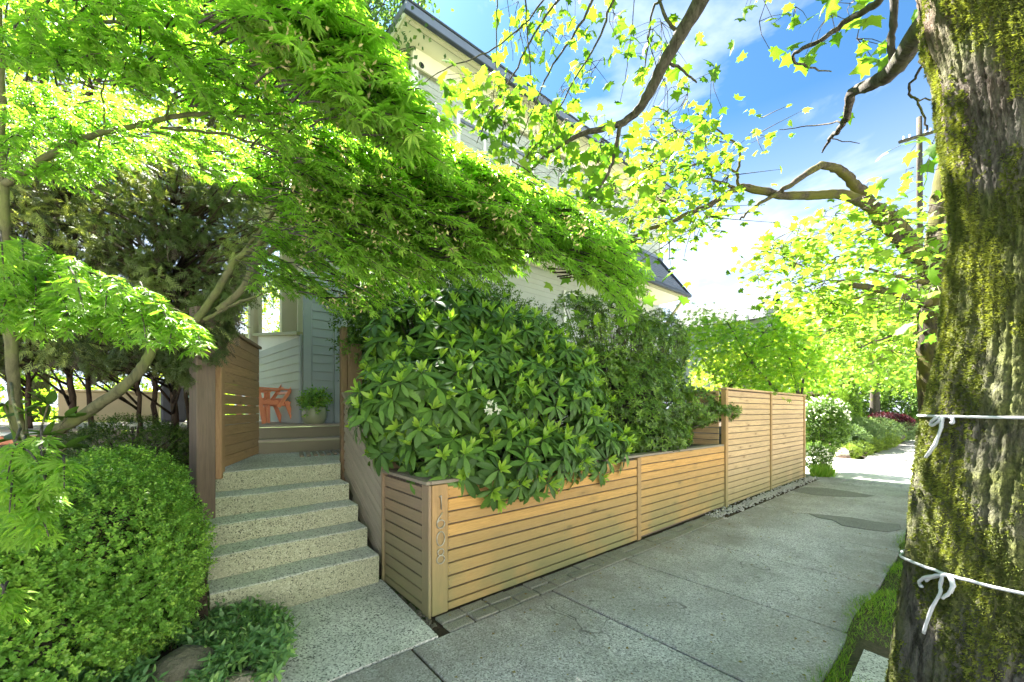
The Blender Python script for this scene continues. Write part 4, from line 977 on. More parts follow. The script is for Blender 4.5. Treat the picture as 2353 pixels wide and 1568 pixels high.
# ================================================================== CYPRESS ROW
cx_px = [(-90, 4.0, 13), (60, 4.1, 12), (160, 4.15, 15), (205, 4.45, 11), (315, 4.3, 10), (352, 4.5, 12), (395, 4.2, 16), (430, 4.45, 10)]
cyl = ['cypress with a stout stem, leftmost of the row and mostly out of frame', 'cypress at the left edge behind the low maple spray', 'cypress with thick reddish stem left of the beige planter box', 'cypress with a straight thin stem before the beige planter box', 'slim cypress stem crossed by the leaning maple trunk', 'cypress stem between the slim one and the stoutest right-hand stem', 'stout grey cypress stem beside the dark plastic bin', 'thin leaning cypress stem next to the dark gate post']
cyp = []
for i, (x, d, w) in enumerate(cx_px):
    p = at(x, 975, d); t = empty('cypress_tree', (p.x, p.y, p.z-.4), cyl[i], 'tree', 'cypresses screening the deck'); r = w*d/FPX/2
    top = at(x+random.uniform(-10, 60), 330, d+.1); pts = smooth_path([(p.x, p.y, p.z-.45), (p.x+.02, p.y, p.z), tuple(at(x+random.uniform(-8, 8), 800, d)), tuple(top)], 6, .006)
    V, F = tubeVF(pts, taper(len(pts), r*1.2, r*.4), 9); mk('trunk', V, F, M['barkcypress'], t, True); cyp.append((t, p))
Cxy = np.array([(p.x, p.y) for t, p in cyp])
def edge(x, y): return 3.3+.0*x
poly = [(-150, 250), (60, 285), (200, 300), (330, 310), (450, 350), (550, 400), (605, 470), (618, 560), (600, 640), (565, 700), (520, 770), (485, 820), (430, 865), (330, 850), (250, 870), (150, 845), (-150, 850)]
P = region(poly, 17000, 3.35, 4.9); P = np.concatenate([P, region(poly, 9000, 4.9, 5.7), region([(400, 700), (560, 640), (520, 770), (490, 830), (440, 870), (380, 860)], 1300, 3.2, 3.7)])
# clump: pull towards cluster centres
C = P[rng.choice(len(P), 420)]; ci = np.argmin(((P[:, None, :]-C[None])**2).sum(2), 1) if len(P)*420 < 2e7 else np.zeros(len(P), int)
P = P+(C[ci]-P)*.35; n = len(P)
T_ = norm(jitter(n, .55)+np.array((.25, -.55, -.35))); Nn = norm(UP+jitter(n, .5)); near = np.argmin(((P[:, None, :2]-Cxy[None])**2).sum(2), 1)
cr_ = rng.random(420)
for i, (t, p) in enumerate(cyp):
    k = near == i; rr = np.clip(cr_[ci[k]]*.7+rng.random(k.sum())*.28, 0, .99)
    dead = rng.random(k.sum()) < .12
    idx = np.where(k)[0]
    if len(idx) < 20:
        continue
    batch('crown', T_spray(), P[idx[~dead]], T_[idx[~dead]], Nn[idx[~dead]], rng.uniform(.09, .17, (~dead).sum()), M['conifer'], t, rr[~dead])
    batch('dry_twigs', T_spray(), P[idx[dead]]+np.array((.05, .12, -.03)), T_[idx[dead]], Nn[idx[dead]], rng.uniform(.09, .18, dead.sum()), M['deadspray'], t)
    b_ = MB()
    for q in P[idx[::26]]:
        base = Vector((p.x, p.y, max(p.z+.1, q[2]+random.uniform(-.5, .1)))); b_.tube([base, base.lerp(Vector(q), .55)+Vector((0, 0, .04)), Vector(q)], [.014, .009, .004], 4)
    b_.build('limbs', M['barkcypress'], t)['kind'] = 'stuff'

# ================================================================== JAPANESE MAPLE
jm = empty('japanese_maple', tuple(at(60, 1040, 3.0)), 'big Japanese maple arching from the left over the steps and planter', 'tree')
bk = M['barksmooth']; jm_scale = .9
branch('trunk', [(70, 1060, 3.0), (40, 960, 2.95), (28, 850, 2.85), (12, 640, 2.75), (6, 430, 2.6), (2, 300, 2.55), (2, 180, 2.5), (-12, -60, 2.4)], .036, .017, bk, jm, 10)
branch('trunk', [(60, 1060, 3.02), (110, 1000, 3.0), (160, 972, 3.0), (270, 900, 3.0), (322, 850, 3.02), (352, 800, 3.05), (400, 770, 3.05), (462, 722, 3.1), (515, 640, 3.1), (540, 600, 3.1), (600, 558, 3.05), (640, 530, 3.0), (664, 468, 2.9), (690, 400, 2.8), (760, 330, 2.6)], .042, .010, bk, jm, 10)
BR = [([(500, 715, 3.1), (550, 671, 3.1), (585, 612, 3.1), (640, 562, 3.05), (711, 533, 2.9), (800, 500, 2.75), (870, 490, 2.6), (937, 484, 2.5), (1030, 500, 2.45), (1120, 530, 2.4), (1230, 590, 2.4)], .026, .006),
      ([(470, 735, 3.1), (515, 711, 3.1), (575, 686, 3.1), (631, 666, 3.05), (690, 640, 2.9), (760, 640, 2.8)], .014, .004),
      ([(6, 425, 2.6), (60, 392, 2.55), (130, 350, 2.5), (200, 315, 2.45), (300, 290, 2.4), (420, 266, 2.3), (520, 263, 2.25), (620, 285, 2.2), (720, 330, 2.15)], .022, .005),
      ([(2, 150, 2.5), (60, 105, 2.45), (120, 72, 2.4), (200, 40, 2.35), (290, 10, 2.3), (380, 20, 2.2), (500, 48, 2.0), (620, 72, 1.9), (700, 110, 1.8)], .022, .005),
      ([(540, 600, 3.1), (620, 500, 3.0), (660, 420, 2.9), (700, 330, 2.75), (760, 250, 2.6)], .012, .004),
      ([(240, 50, 2.3), (340, 70, 2.2), (450, 150, 2.1), (560, 200, 2.0), (660, 250, 1.95)], .009, .003),
      ([(300, 290, 2.4), (430, 300, 2.35), (560, 320, 2.3), (700, 380, 2.3), (820, 430, 2.3), (900, 455, 2.3)], .009, .003),
      ([(225, 350, 2.45), (240, 270, 2.45), (235, 200, 2.4), (260, 150, 2.4)], .006, .003), ([(380, 275, 2.3), (395, 230, 2.3), (430, 190, 2.3)], .005, .003),
      ([(110, 100, 2.4), (80, 0, 2.3)], .006, .004), ([(8, 560, 2.7), (90, 600, 2.3), (200, 640, 2.1), (320, 680, 2.0), (420, 720, 1.95)], .012, .003),
      ([(20, 880, 2.8), (60, 1020, 2.0), (110, 1060, 1.8)], .008, .003), ([(937, 484, 2.5), (1000, 470, 2.4), (1100, 455, 2.3), (1250, 480, 2.3), (1350, 540, 2.3)], .009, .003),
      ([(800, 500, 2.75), (900, 560, 2.6), (1000, 600, 2.5)], .008, .003)]
for L, r0, r1 in BR: branch('branch', L, r0, r1, bk, jm, 8)
base = np.array(at(60, 700, 3.0))
groups = [  # polygon, sprays, near, far, length, leaf
 ([(560, -60), (760, -40), (850, 80), (905, 170), (985, 265), (940, 330), (860, 310), (760, 250), (640, 130), (540, 40)], 170, 1.35, 1.9, .30, .085),
 ([(150, -60), (560, -60), (700, 150), (850, 300), (800, 420), (650, 330), (450, 230), (250, 180), (0, 120), (0, -40)], 330, 1.8, 2.6, .30, .072),
 ([(640, 300), (860, 310), (1000, 290), (1110, 360), (1250, 420), (1350, 455), (1400, 530), (1440, 600), (1400, 660), (1330, 620), (1250, 580), (1100, 600), (950, 610), (800, 600), (720, 540), (640, 420)], 640, 1.95, 2.75, .30, .076),
 ([(0, 180), (250, 200), (500, 300), (680, 400), (720, 560), (600, 440), (350, 360), (200, 400), (0, 420)], 210, 2.2, 3.2, .28, .065),
 ([(640, 480), (820, 560), (990, 620), (960, 660), (860, 690), (760, 700), (640, 640), (580, 680), (600, 560)], 130, 2.4, 3.0, .26, .062),
 ([(540, 300), (700, 300), (780, 420), (660, 500), (560, 440)], 120, 2.7, 3.5, .28, .065),  # extra sprays added to block sun spots on the slab
 ([(0, 545), (110, 570), (250, 620), (380, 690), (470, 760), (400, 770), (250, 740), (0, 730)], 105, 1.7, 2.3, .28, .080),
 ([(0, 1000), (80, 1010), (150, 1050), (140, 1150), (110, 1190), (0, 1190)], 26, 1.35, 1.7, .20, .075),
 ([(0, 1330), (22, 1340), (22, 1385), (0, 1390)], 2, 1.3, 1.5, .1, .07)]
AP = []; AT = []; AN = []; AS = []; tw = MB(); sds = []
for poly, n, d0, d1, L, sz in groups:
    n = int(n*1.2); P = region(poly, n, d0, d1); n = len(P)
    out = P-base; out[:, 2] = 0; out = norm(out); toward = norm(-P*np.array((1, 1, 0))); D = norm(out*.9+toward*.35-UP*.42+jitter(n, .16)); s = norm(np.cross(D, UP)); nl = 15; P0 = P-D*L*.5
    for j in range(nl):
        t = min(1, (j//2+1)/(nl/2)); sg = 1 if j % 2 else -1
        if j == nl-1: sg = 0
        q = P0+D*L*t-UP*(.25*L*t*t); T1 = norm(D*(.75 if sg else 1.3)+s*sg*.75-UP*.28+jitter(n, .22)); q = q+T1*.02
        AP.append(q); AT.append(T1); AN.append(norm(UP+jitter(n, .28)-D*.1)); AS.append(sz*jm_scale*rng.uniform(.5, 1.2, n)*(1.05-.3*t))
    for i in range(n):
        pts = [P0[i]+D[i]*L*t-UP*(.25*L*t*t) for t in (-.35, 0, .35, .7, 1)]; tw.tube(pts, [.0048, .004, .0032, .0025, .0016], 4)
    sds.append(P[rng.random(n) < .14]*.93+np.array((0, 0, EYE))*.07)
AP, AT, AN, AS = map(np.concatenate, (AP, AT, AN, AS))
leaves('leaf', T_jmaple(), T_jmaple(True), AP, AT, AN, AS, M['jm'], jm, 300)
tw.build('twigs', M['bark'], jm)['kind'] = 'stuff'
P = np.concatenate(sds); xs_, ys_, ds_ = pxA(P); k = ((xs_ > 600) & (ys_ > 60)); P = P[k]; P = np.repeat(P, 14, 0)+jitter(len(P)*14, .028)
batch('seed_wings', T_ellip(.22, 2), P, norm(jitter(len(P))-UP*.8), norm(jitter(len(P))), rng.uniform(.017, .027, len(P)), M['seed'], jm)

# ================================================================== NEAR STREET TREE
st = empty('street_tree', (2.28, -.16, 0), 'huge mossy street tree trunk at the right edge tied with two white strings', 'tree')
TC = np.array((2.28, -.16)); DD = np.linalg.norm(TC); angc = math.atan2(TC[0]*ST-TC[1]*CT, TC[0]*CT+TC[1]*ST)
sil = [(-400, 2095), (-100, 2112), (0, 2122), (50, 2128), (111, 2128), (176, 2152), (282, 2168), (378, 2176), (454, 2187), (544, 2196), (585, 2190), (655, 2176), (790, 2168), (851, 2157), (945, 2138), (1030, 2124), (1134, 2110), (1229, 2098), (1300, 2089), (1380, 2077), (1474, 2062), (1568, 2048), (1640, 2025), (1760, 1985), (1900, 1930)]
rz = []
for y, x in sil:
    a = math.atan((x-CX)/FPX); r = DD*math.sin(angc-a); dt = math.sqrt(DD*DD-r*r)*math.cos(a); rz.append((1.5+(HY-y)*dt/FPX, r))
rz.sort(); rzz = np.array([a for a, b in rz]); rrr = np.array([b for a, b in rz])
def rad(z): return np.interp(z, rzz, rrr)
def lump(th, z):
    w = th+.05*np.sin(z*3.1+th*2)+.02*np.sin(z*11+th*7)
    fur = np.abs(np.sin(w*26+1.3*np.sin(z*1.9+th*3)))**.6*.030+np.abs(np.sin(w*47+z*2+2*np.sin(z*5)))**.7*.014
    return fur+.018*np.sin(3*th+z*1.4)+.012*np.sin(7*th+1.2*np.sin(z*1.7))+.008*np.sin(13*th+z*2.5+np.sin(z*5))+.006*np.sin(23*th+np.sin(z*9)*1.5)+.005*np.sin(z*17+th*5)
nz_, nt_ = 380, 520; zs = np.linspace(-.12, 5.2, nz_); ths = np.linspace(0, 2*math.pi, nt_, endpoint=False)
Z, TT = np.meshgrid(zs, ths, indexing='ij'); Rr = rad(Z)*(1+lump(TT, Z)*1.1)+rng.normal(0, .0026, Z.shape)
V = np.stack([TC[0]+Rr*np.cos(TT), TC[1]+Rr*np.sin(TT), Z], 2).reshape(-1, 3); i, j = np.meshgrid(np.arange(nz_-1), np.arange(nt_), indexing='ij'); j2_ = (j+1) % nt_
F = np.stack([i*nt_+j, i*nt_+j2_, (i+1)*nt_+j2_, (i+1)*nt_+j], 2).reshape(-1, 4)
mk('trunk', V, F, M['mossbark'], st, True)
def surf(th, z, lift=0):
    r = rad(z)*(1+lump(th, z)*1.1)+lift; return np.stack([TC[0]+r*np.cos(th), TC[1]+r*np.sin(th), z], -1)
# moss tufts in patches on the side that faces the path and camera
n = 85000; th_ = rng.uniform(math.pi*.45, math.pi*1.35, n); z_ = rng.uniform(0, 3.1, n)
pat = np.sin(th_*5+z_*2.1)+np.sin(z_*6.3+th_*3)+.8*np.sin(th_*11-z_*4)+.7*np.sin(z_*15+th_*9)+.5*np.sin(z_*31-th_*21)+.9*np.exp(-((th_-2.35-.12*np.sin(z_*2))/.35)**2)*(z_ > 1.4)
k = pat+rng.normal(0, .45, n)+.22 > .35; th_, z_ = th_[k], z_[k]; P = surf(th_, z_, -.002); O = np.stack([np.cos(th_), np.sin(th_), np.zeros(len(th_))], 1)
Mt = T_tuft(); n = len(P)
cl2 = (np.sin(th_*9+z_*7)*.5+.5)*.6+.4*rng.random(n)
batch('moss', Mt, P, norm(np.cross(O, jitter(n))), norm(O-UP*.25+jitter(n, .3)), rng.uniform(.007, .017, n), M['moss'], st, np.clip(cl2, 0, .99))
limbs = [([(2.2, -.1, 4.2), tuple(at(1900, -260, 2.7)), tuple(at(1700, -120, 2.9)), tuple(at(1612, 0, 3.0)), tuple(at(1545, 110, 3.1)), tuple(at(1500, 195, 3.2)), tuple(at(1470, 250, 3.3)), tuple(at(1425, 285, 3.35)), tuple(at(1340, 308, 3.4)), tuple(at(1270, 345, 3.5)), tuple(at(1215, 395, 3.6))], .075, .007),
         ([tuple(at(1425, 285, 3.35)), tuple(at(1415, 340, 3.3)), tuple(at(1400, 395, 3.3)), tuple(at(1360, 455, 3.3)), tuple(at(1335, 505, 3.3))], .018, .006),
         ([(2.15, -.05, 2.9), tuple(at(2128, 60, 1.7)), tuple(at(2060, 150, 2.0)), tuple(at(2010, 190, 2.2)), tuple(at(1958, 215, 2.4)), tuple(at(1940, 280, 2.6)), tuple(at(1905, 320, 2.8)), tuple(at(1888, 352, 2.9))], .055, .004),
         ([tuple(at(2110, 95, 1.9)), tuple(at(2060, 150, 2.05))], .03, .02),
         ([tuple(at(2058, 148, 2.0)), tuple(at(2048, 105, 2.0)), tuple(at(2052, 40, 2.0)), tuple(at(2050, -60, 2.0))], .014, .016),
         ([tuple(at(2060, -60, 2.1)), tuple(at(2020, 5, 2.2)), tuple(at(1950, 45, 2.4)), tuple(at(1880, 95, 2.5)), tuple(at(1822, 128, 2.6)), tuple(at(1850, 152, 2.7)), tuple(at(1910, 165, 2.8))], .022, .003),
         ([tuple(at(1942, 282, 2.6)), tuple(at(1870, 288, 2.9)), tuple(at(1790, 298, 3.0))], .006, .002), ([tuple(at(1905, 315, 2.8)), tuple(at(1975, 330, 2.8))], .004, .002),
         ([tuple(at(2130, 142, 1.9)), tuple(at(2088, 202, 2.0)), tuple(at(2110, 240, 2.0)), tuple(at(2130, 300, 2.0))], .006, .004), ([tuple(at(2100, 228, 2.0)), tuple(at(2150, 230, 2.0))], .004, .003),
         ([tuple(at(1590, -120, 3.2)), tuple(at(1540, -20, 3.3)), tuple(at(1500, 20, 3.4)), tuple(at(1490, 90, 3.5)), tuple(at(1475, 190, 3.6))], .014, .004),
         ([tuple(at(1560, 80, 3.1)), tuple(at(1525, 30, 3.1)), tuple(at(1500, -60, 3.1))], .012, .010),
         ([tuple(at(1530, 140, 3.15)), tuple(at(1570, 165, 3.2)), tuple(at(1600, 190, 3.3))], .012, .006),
         ([tuple(at(1450, -80, 3.4)), tuple(at(1400, 20, 3.5)), tuple(at(1380, 80, 3.5)), tuple(at(1310, 200, 3.6)), tuple(at(1260, 290, 3.6)), tuple(at(1180, 400, 3.7))], .012, .003),
         ([tuple(at(1390, -60, 3.3)), tuple(at(1330, 60, 3.4)), tuple(at(1270, 150, 3.5)), tuple(at(1220, 260, 3.6)), tuple(at(1190, 330, 3.6))], .011, .003),
         ([tuple(at(1330, -60, 3.3)), tuple(at(1240, 60, 3.4)), tuple(at(1180, 170, 3.5)), tuple(at(1130, 260, 3.6)), tuple(at(1100, 310, 3.6))], .010, .003),
         ([tuple(at(1205, -40, 3.3)), tuple(at(1212, 90, 3.3)), tuple(at(1220, 190, 3.4))], .007, .004),
         ([tuple(at(1290, -60, 3.3)), tuple(at(1200, 60, 3.4)), tuple(at(1120, 120, 3.5)), tuple(at(1020, 160, 3.6)), tuple(at(970, 195, 3.6))], .007, .003),
         ([tuple(at(1145, -20, 3.2)), tuple(at(1140, 60, 3.3)), tuple(at(1138, 160, 3.4)), tuple(at(1130, 230, 3.4)), tuple(at(1095, 330, 3.5))], .005, .003),
         ([tuple(at(1165, -20, 3.2)), tuple(at(1172, 60, 3.3)), tuple(at(1178, 140, 3.3))], .003, .002),
         ([tuple(at(1460, -40, 3.3)), tuple(at(1452, 60, 3.4)), tuple(at(1440, 150, 3.4)), tuple(at(1425, 240, 3.4))], .004, .002),
         ([tuple(at(1485, 80, 3.3)), tuple(at(1505, 140, 3.3)), tuple(at(1530, 200, 3.3)), tuple(at(1535, 280, 3.3))], .004, .002),
         ([tuple(at(1500, 245, 3.2)), tuple(at(1540, 265, 3.2)), tuple(at(1560, 330, 3.2))], .004, .002)]
for L, r0, r1 in limbs: branch('limb', L, r0, r1, M['bark'], st, 8, px=False, jit=.004)
regs = [([(1290, 600), (1480, 560), (1530, 640), (1460, 750), (1330, 720)], 130, 3.4, 4.6), ([(1050, 210), (1130, 185), (1240, 250), (1330, 240), (1400, 300), (1420, 420), (1340, 470), (1250, 400), (1160, 330), (1060, 290)], 560, 3.1, 4.0), ([(1150, -20), (1300, -20), (1420, 60), (1400, 200), (1330, 260), (1260, 230), (1170, 120)], 175, 3.2, 4.0),
        ([(1500, 0), (1570, 80), (1640, 150), (1640, 270), (1560, 340), (1500, 250), (1520, 120)], 95, 3.1, 4.0), ([(1670, 0), (1840, 0), (1840, 40), (1760, 110), (1680, 90)], 26, 2.6, 3.2), ([(1890, 0), (1990, 0), (2060, 60), (2120, 110), (2060, 160), (1950, 150), (1900, 60)], 40, 2.2, 2.9),
        ([(1440, 0), (1500, 60), (1500, 200), (1440, 160)], 24, 3.1, 4.0), ([(1380, 300), (1640, 300), (1600, 420), (1450, 440)], 55, 3.2, 4.0), ([(1180, 380), (1420, 420), (1440, 560), (1330, 520), (1200, 420)], 90, 3.1, 3.9),
        ([(2060, 560), (2190, 560), (2170, 700), (2150, 800), (2140, 920), (2100, 930), (2060, 800)], 34, 2.2, 2.7), ([(2030, 330), (2160, 340), (2180, 440), (2070, 440)], 26, 2.8, 3.4)]
AP = []; tw = MB()
P = np.stack([rng.uniform(-1.5, 5.5, 11000), rng.uniform(-2.2, 4.2, 11000), rng.uniform(3.7, 7.0, 11000)], 1); xs_, ys_, ds_ = pxA(P); AP.append(P[(ds_ < .3) | (ys_ < -50)])  # unseen crown above the frame, added to shade trunk, verge and sidewalk
for poly, n, d0, d1 in regs:
    n = int(n*.66); C = region(poly, max(4, n//7), d0, d1); ci = rng.integers(0, len(C), n); P = C[ci]+rng.normal(0, 1, (n, 3))*np.array((.16, .16, .09)); AP.append(P)
    for i in range(n):
        c = Vector(C[ci[i]])+Vector((0, 0, .05)); p = Vector(P[i])
        if (c-p).length < .26: tw.tube([c+Vector((.0, .0, .05)), c.lerp(p, .45)+Vector((random.uniform(-.02, .02), random.uniform(-.02, .02), .035)), p], [.003, .002, .0014], 4)
P = np.concatenate(AP); n = len(P); T1 = norm(jitter(n, .7)*np.array((1, 1, .6))-UP*.55)
leaves('leaf', T_maple(), T_maple(), P, T1, norm(UP*.9+jitter(n, .55)), rng.uniform(.065, .115, n), M['street'], st, 300)
tw.build('twigs', M['bark'], st)['kind'] = 'stuff'
# strings round the trunk
def string(zf, label, bowth, tails, r=.0052):
    ths = np.linspace(0, 2*math.pi, 90); mb = MB(); pts = [tuple(surf(a, zf(a), .012)) for a in ths]; mb.tube(pts, r, 6)
    t = mb.build('tied_string', M['string']); tag(t, label, 'string', 'white strings tied round street trees')
    for L in tails:
        m2 = MB(); m2.tube(smooth_path(L, 5, .0006), [r*1.05*random.uniform(.85, 1.15) for _ in range((len(L)-1)*5+1)], 6); m2.build('bow', M['string'], t)
def on(x, y, lift=.02):
    """the point of the trunk's surface seen at a pixel"""
    r = ray(x, y); lo = 0.6; best = None
    for d in np.linspace(.9, 2.2, 900):
        px_, py_, pz_ = r.x*d, r.y*d, EYE+r.z*d; dx, dy = px_-TC[0], py_-TC[1]; th = math.atan2(dy, dx)
        if math.hypot(dx, dy) < float(rad(pz_)*(1+lump(th, pz_)*1.1))+lift: return (px_, py_, pz_)
    return tuple(at(x, y, 1.55))
a1 = on(2353, 962, 0); a2 = on(2160, 958, 0); t1 = math.atan2(a1[1]-TC[1], a1[0]-TC[0]); z1 = (a1[2]+a2[2])/2
string(lambda a: z1+.004*math.sin(a), 'upper white string tied in a bow round the big mossy trunk', 0, [
    [on(2165, 957), on(2150, 962), on(2138, 972), on(2142, 978), on(2155, 970), on(2166, 958)], [on(2166, 957), on(2185, 960), on(2190, 970), on(2184, 973)], [on(2166, 957, .025), on(2160, 990, .03), on(2148, 1022, .03), on(2126, 1052, .03)]])
b1 = on(2353, 1361, 0); b2 = on(2100, 1290, 0); tb1 = math.atan2(b1[1]-TC[1], b1[0]-TC[0]) % (2*math.pi); tb2 = math.atan2(b2[1]-TC[1], b2[0]-TC[0]) % (2*math.pi)
sA = (b2[2]-b1[2])/2/max(.1, math.sin(abs(tb2-tb1)/2)); mid = (tb1+tb2)/2
string(lambda a: (b1[2]+b2[2])/2+sA*math.sin(a-mid)*(1 if tb2 > tb1 else -1), 'lower slanting white string tied in a bow round the big mossy trunk', 0, [
    [on(2180, 1322), on(2150, 1322), on(2118, 1330), on(2112, 1342), on(2118, 1348)], [on(2165, 1322), on(2140, 1328), on(2125, 1335)], [on(2166, 1322, .025), on(2160, 1345), on(2160, 1365, .03), on(2140, 1400, .03), on(2122, 1456, .03)],
    [on(2180, 1322, .025), on(2186, 1345, .03), on(2182, 1360, .03), on(2165, 1376, .03)], [on(2180, 1322, .025), on(2190, 1342, .03), on(2184, 1362, .03)]])

# ================================================================== FAR STREET TREE
ft = empty('street_tree', tuple(Vector((at(2158, 1140, 7.0).x, at(2158, 1140, 7.0).y, 0))), 'farther street tree with crooked limbs arching over the path beyond the driveway edge', 'tree'); b0 = ft.location
branch('trunk', [(2165, 1160, 7.0), (2158, 1060, 7.0), (2150, 900, 7.0), (2146, 760, 7.0), (2150, 640, 7.0), (2158, 560, 7.0), (2165, 500, 7.0), (2170, 440, 7.0), (2200, 300, 6.9), (2230, 150, 6.8)], .25, .14, M['barkfar'], ft, 16)
branch('trunk', [(2150, 640, 7.0), (2170, 560, 6.9), (2210, 470, 6.8), (2260, 350, 6.6)], .22, .12, M['barkfar'], ft, 12)
FL = [([(2150, 620, 7.0), (2110, 590, 6.9), (2060, 545, 6.8), (2020, 500, 6.6), (1985, 450, 6.5), (1958, 418, 6.4), (1925, 390, 6.3), (1880, 385, 6.2), (1830, 415, 6.0), (1795, 440, 5.9)], .12, .03),
      ([(2100, 560, 6.8), (2050, 500, 6.6), (1985, 468, 6.4), (1930, 446, 6.3), (1860, 450, 6.2), (1790, 448, 6.0), (1710, 430, 5.8), (1690, 436, 5.8), (1620, 475, 5.6), (1540, 510, 5.4), (1450, 545, 5.2), (1390, 590, 5.0)], .09, .012),
      ([(1795, 440, 5.95), (1750, 465, 5.8), (1720, 485, 5.8), (1700, 505, 5.7)], .03, .01),
      ([(1700, 432, 5.8), (1693, 400, 5.7), (1700, 345, 5.6), (1660, 310, 5.5), (1600, 260, 5.4)], .022, .006),
      ([(1690, 432, 5.8), (1640, 415, 5.6), (1560, 410, 5.4), (1480, 430, 5.2), (1400, 440, 5.0)], .02, .005),
      ([(1697, 400, 5.7), (1640, 372, 5.5), (1560, 390, 5.3), (1480, 420, 5.2)], .016, .004),
      ([(2140, 700, 7.0), (2080, 680, 6.7), (2000, 662, 6.4), (1925, 650, 6.2)], .08, .03), ([(2135, 650, 7.0), (2060, 635, 6.7), (1980, 615, 6.4)], .04, .012), ([(2130, 760, 7.0), (2040, 775, 6.7), (1970, 800, 6.4)], .03, .008)]
for L, r0, r1 in FL: branch('limb', L, r0, r1, M['barkfar'], ft, 9, jit=.008)
regs = [([(1380, 420), (1450, 390), (1500, 260), (1560, 250), (1640, 300), (1640, 400), (1700, 430), (1660, 520), (1560, 570), (1450, 600), (1330, 540)], 1500, 4.6, 6.2, .10), ([(1740, 590), (1800, 540), (1870, 500), (1990, 450), (2130, 520), (2150, 700), (2100, 720), (2000, 730), (1900, 690), (1800, 660), (1730, 640)], 1900, 5.6, 7.6, .125),
        ([(1760, 660), (2140, 680), (2140, 800), (2050, 850), (1980, 820), (1900, 760), (1800, 720)], 1700, 6.5, 9, .13), ([(1730, 250), (1800, 255), (1800, 310), (1730, 330)], 28, 5.0, 5.6, .09), ([(2010, 400), (2160, 390), (2160, 520), (2040, 500)], 60, 5.8, 6.6, .12)]
AP = []; AS = []; tw = MB()
for poly, n, d0, d1, sz in regs:
    n = int(n*.62); C = region(poly, max(3, n//12), d0, d1); ci = rng.integers(0, len(C), n); P = C[ci]+rng.normal(0, 1, (n, 3))*np.array((.30, .30, .10))*(d0/6); AP.append(P); AS.append(np.full(n, sz)*rng.uniform(.65, 1.15, n))
    for i in range(0, n, 3):
        c = Vector(C[ci[i]]); p = Vector(P[i]); tw.tube([c+Vector((.05, 0, .08)), c.lerp(p, .5)+Vector((0, 0, .03)), p], [.006, .004, .002], 4)
P = np.concatenate(AP); S = np.concatenate(AS); n = len(P); leaves('leaf', T_maple(), T_maple(), P, norm(jitter(n, .8)*np.array((1, 1, .5))-UP*.35), norm(UP+jitter(n, .4)), S, M['fartree'], ft, 300)
tw.build('twigs', M['barkfar'], ft)['kind'] = 'stuff'
fs = at(2150, 945, 7.0); mb = MB(); mb.tube([(b0.x+.262*math.cos(a), b0.y+.262*math.sin(a), 1.52) for a in np.linspace(0, 6.283, 40)], .008, 5)
q = at(2136, 945, 6.7); q.z = 1.5; mb.tube(smooth_path([q, q+Vector((-.03, 0, -.12)), q+Vector((-.04, 0, -.28)), q+Vector((.0, 0, -.22)), q], 4), .009, 5); mb.tube([q, q+Vector((.03, 0, -.16)), q+Vector((-.01, 0, -.35))], .009, 5)
o = mb.build('tied_string', M['string']); tag(o, 'thin white string with hanging ends round the farther street tree', 'string', 'white strings tied round street trees')

# ================================================================== TREES BEHIND
def tree(label, cat, base, top, r, regs, mat, tm, barkm, group=None, fall=.3, name='tree', limbs=9, hang=.2):
    t = empty(name, tuple(base), label, cat, group); V, F = tubeVF(smooth_path([base, Vector(base).lerp(Vector(top), .5)+Vector((.1, 0, 0)), top], 5, .02), taper(11, r, r*.3), 10); mk('trunk', V, F, barkm, t, True)
    AP = []; AS = []; C_ = []
    for poly, n, d0, d1, sz in regs:
        P = region(poly, n, d0, d1); C = P[rng.choice(n, max(3, n//22))]; ci = np.argmin(((P[:, None]-C[None])**2).sum(2), 1) if n < 9000 else rng.integers(0, len(C), n)
        P = C[ci]+(P-C[ci])*.75+rng.normal(0, .02*(d0+d1)/2, (n, 3))*np.array((1.2, 1.2, .6)); AP.append(P); AS.append(sz*rng.uniform(.6, 1.1, n)); C_.append(C)
    P = np.concatenate(AP); S = np.concatenate(AS); n = len(P); batch('crown', tm, P, norm(jitter(n, .8)-UP*hang), norm(UP+jitter(n, .5)), S, mat, t)
    C = np.concatenate(C_); b_ = MB()
    for c in C[rng.choice(len(C), min(len(C), limbs*6))]:
        h = Vector(base).lerp(Vector(top), random.uniform(.35, .95)); c = Vector(c); b_.tube([h, h.lerp(c, .5)+Vector((0, 0, .15)), c], [r*.22, r*.12, .008], 4)
    b_.build('limbs', barkm, t)['kind'] = 'stuff'; return t
def gb(x, d, z=.8): q = at(x, 945, d); return Vector((q.x, q.y, z))
def tp(x, y, d): return at(x, y, d)
tree('yellow-green backlit tree filling the sky at the upper left', 'tree', gb(90, 10), tp(90, -60, 10), .2, [([(-200, -60), (420, -60), (420, 120), (330, 330), (150, 400), (-200, 420)], 7000, 8, 11.5, .17)], M['backtree'], T_small(.34), M['bark'], 'trees behind the garden')
tree('yellow-green backlit tree behind the middle of the cypress row', 'tree', gb(420, 11.5), tp(420, -60, 11.5), .22, [([(400, -60), (740, -60), (800, 20), (760, 200), (700, 420), (620, 520), (500, 430), (330, 330), (420, 100)], 8000, 9, 13, .18), ([(540, -60), (800, -60), (800, 60), (720, 200), (560, 200)], 2500, 7, 9, .15)], M['backtree'], T_small(.34), M['bark'], 'trees behind the garden')  # second region added to thicken the crown against sun spots on the slab
tree('green birch-like tree with hanging twigs beside the upper roof corner', 'tree', gb(450, 11.5), tp(700, -60, 9.5), .16, [([(720, -60), (980, -60), (975, 20), (955, 110), (935, 190), (885, 170), (830, 110), (740, 20)], 2600, 7.0, 8.6, .10)], M['birch'], T_small(.34), M['bark'], None, hang=1.0)
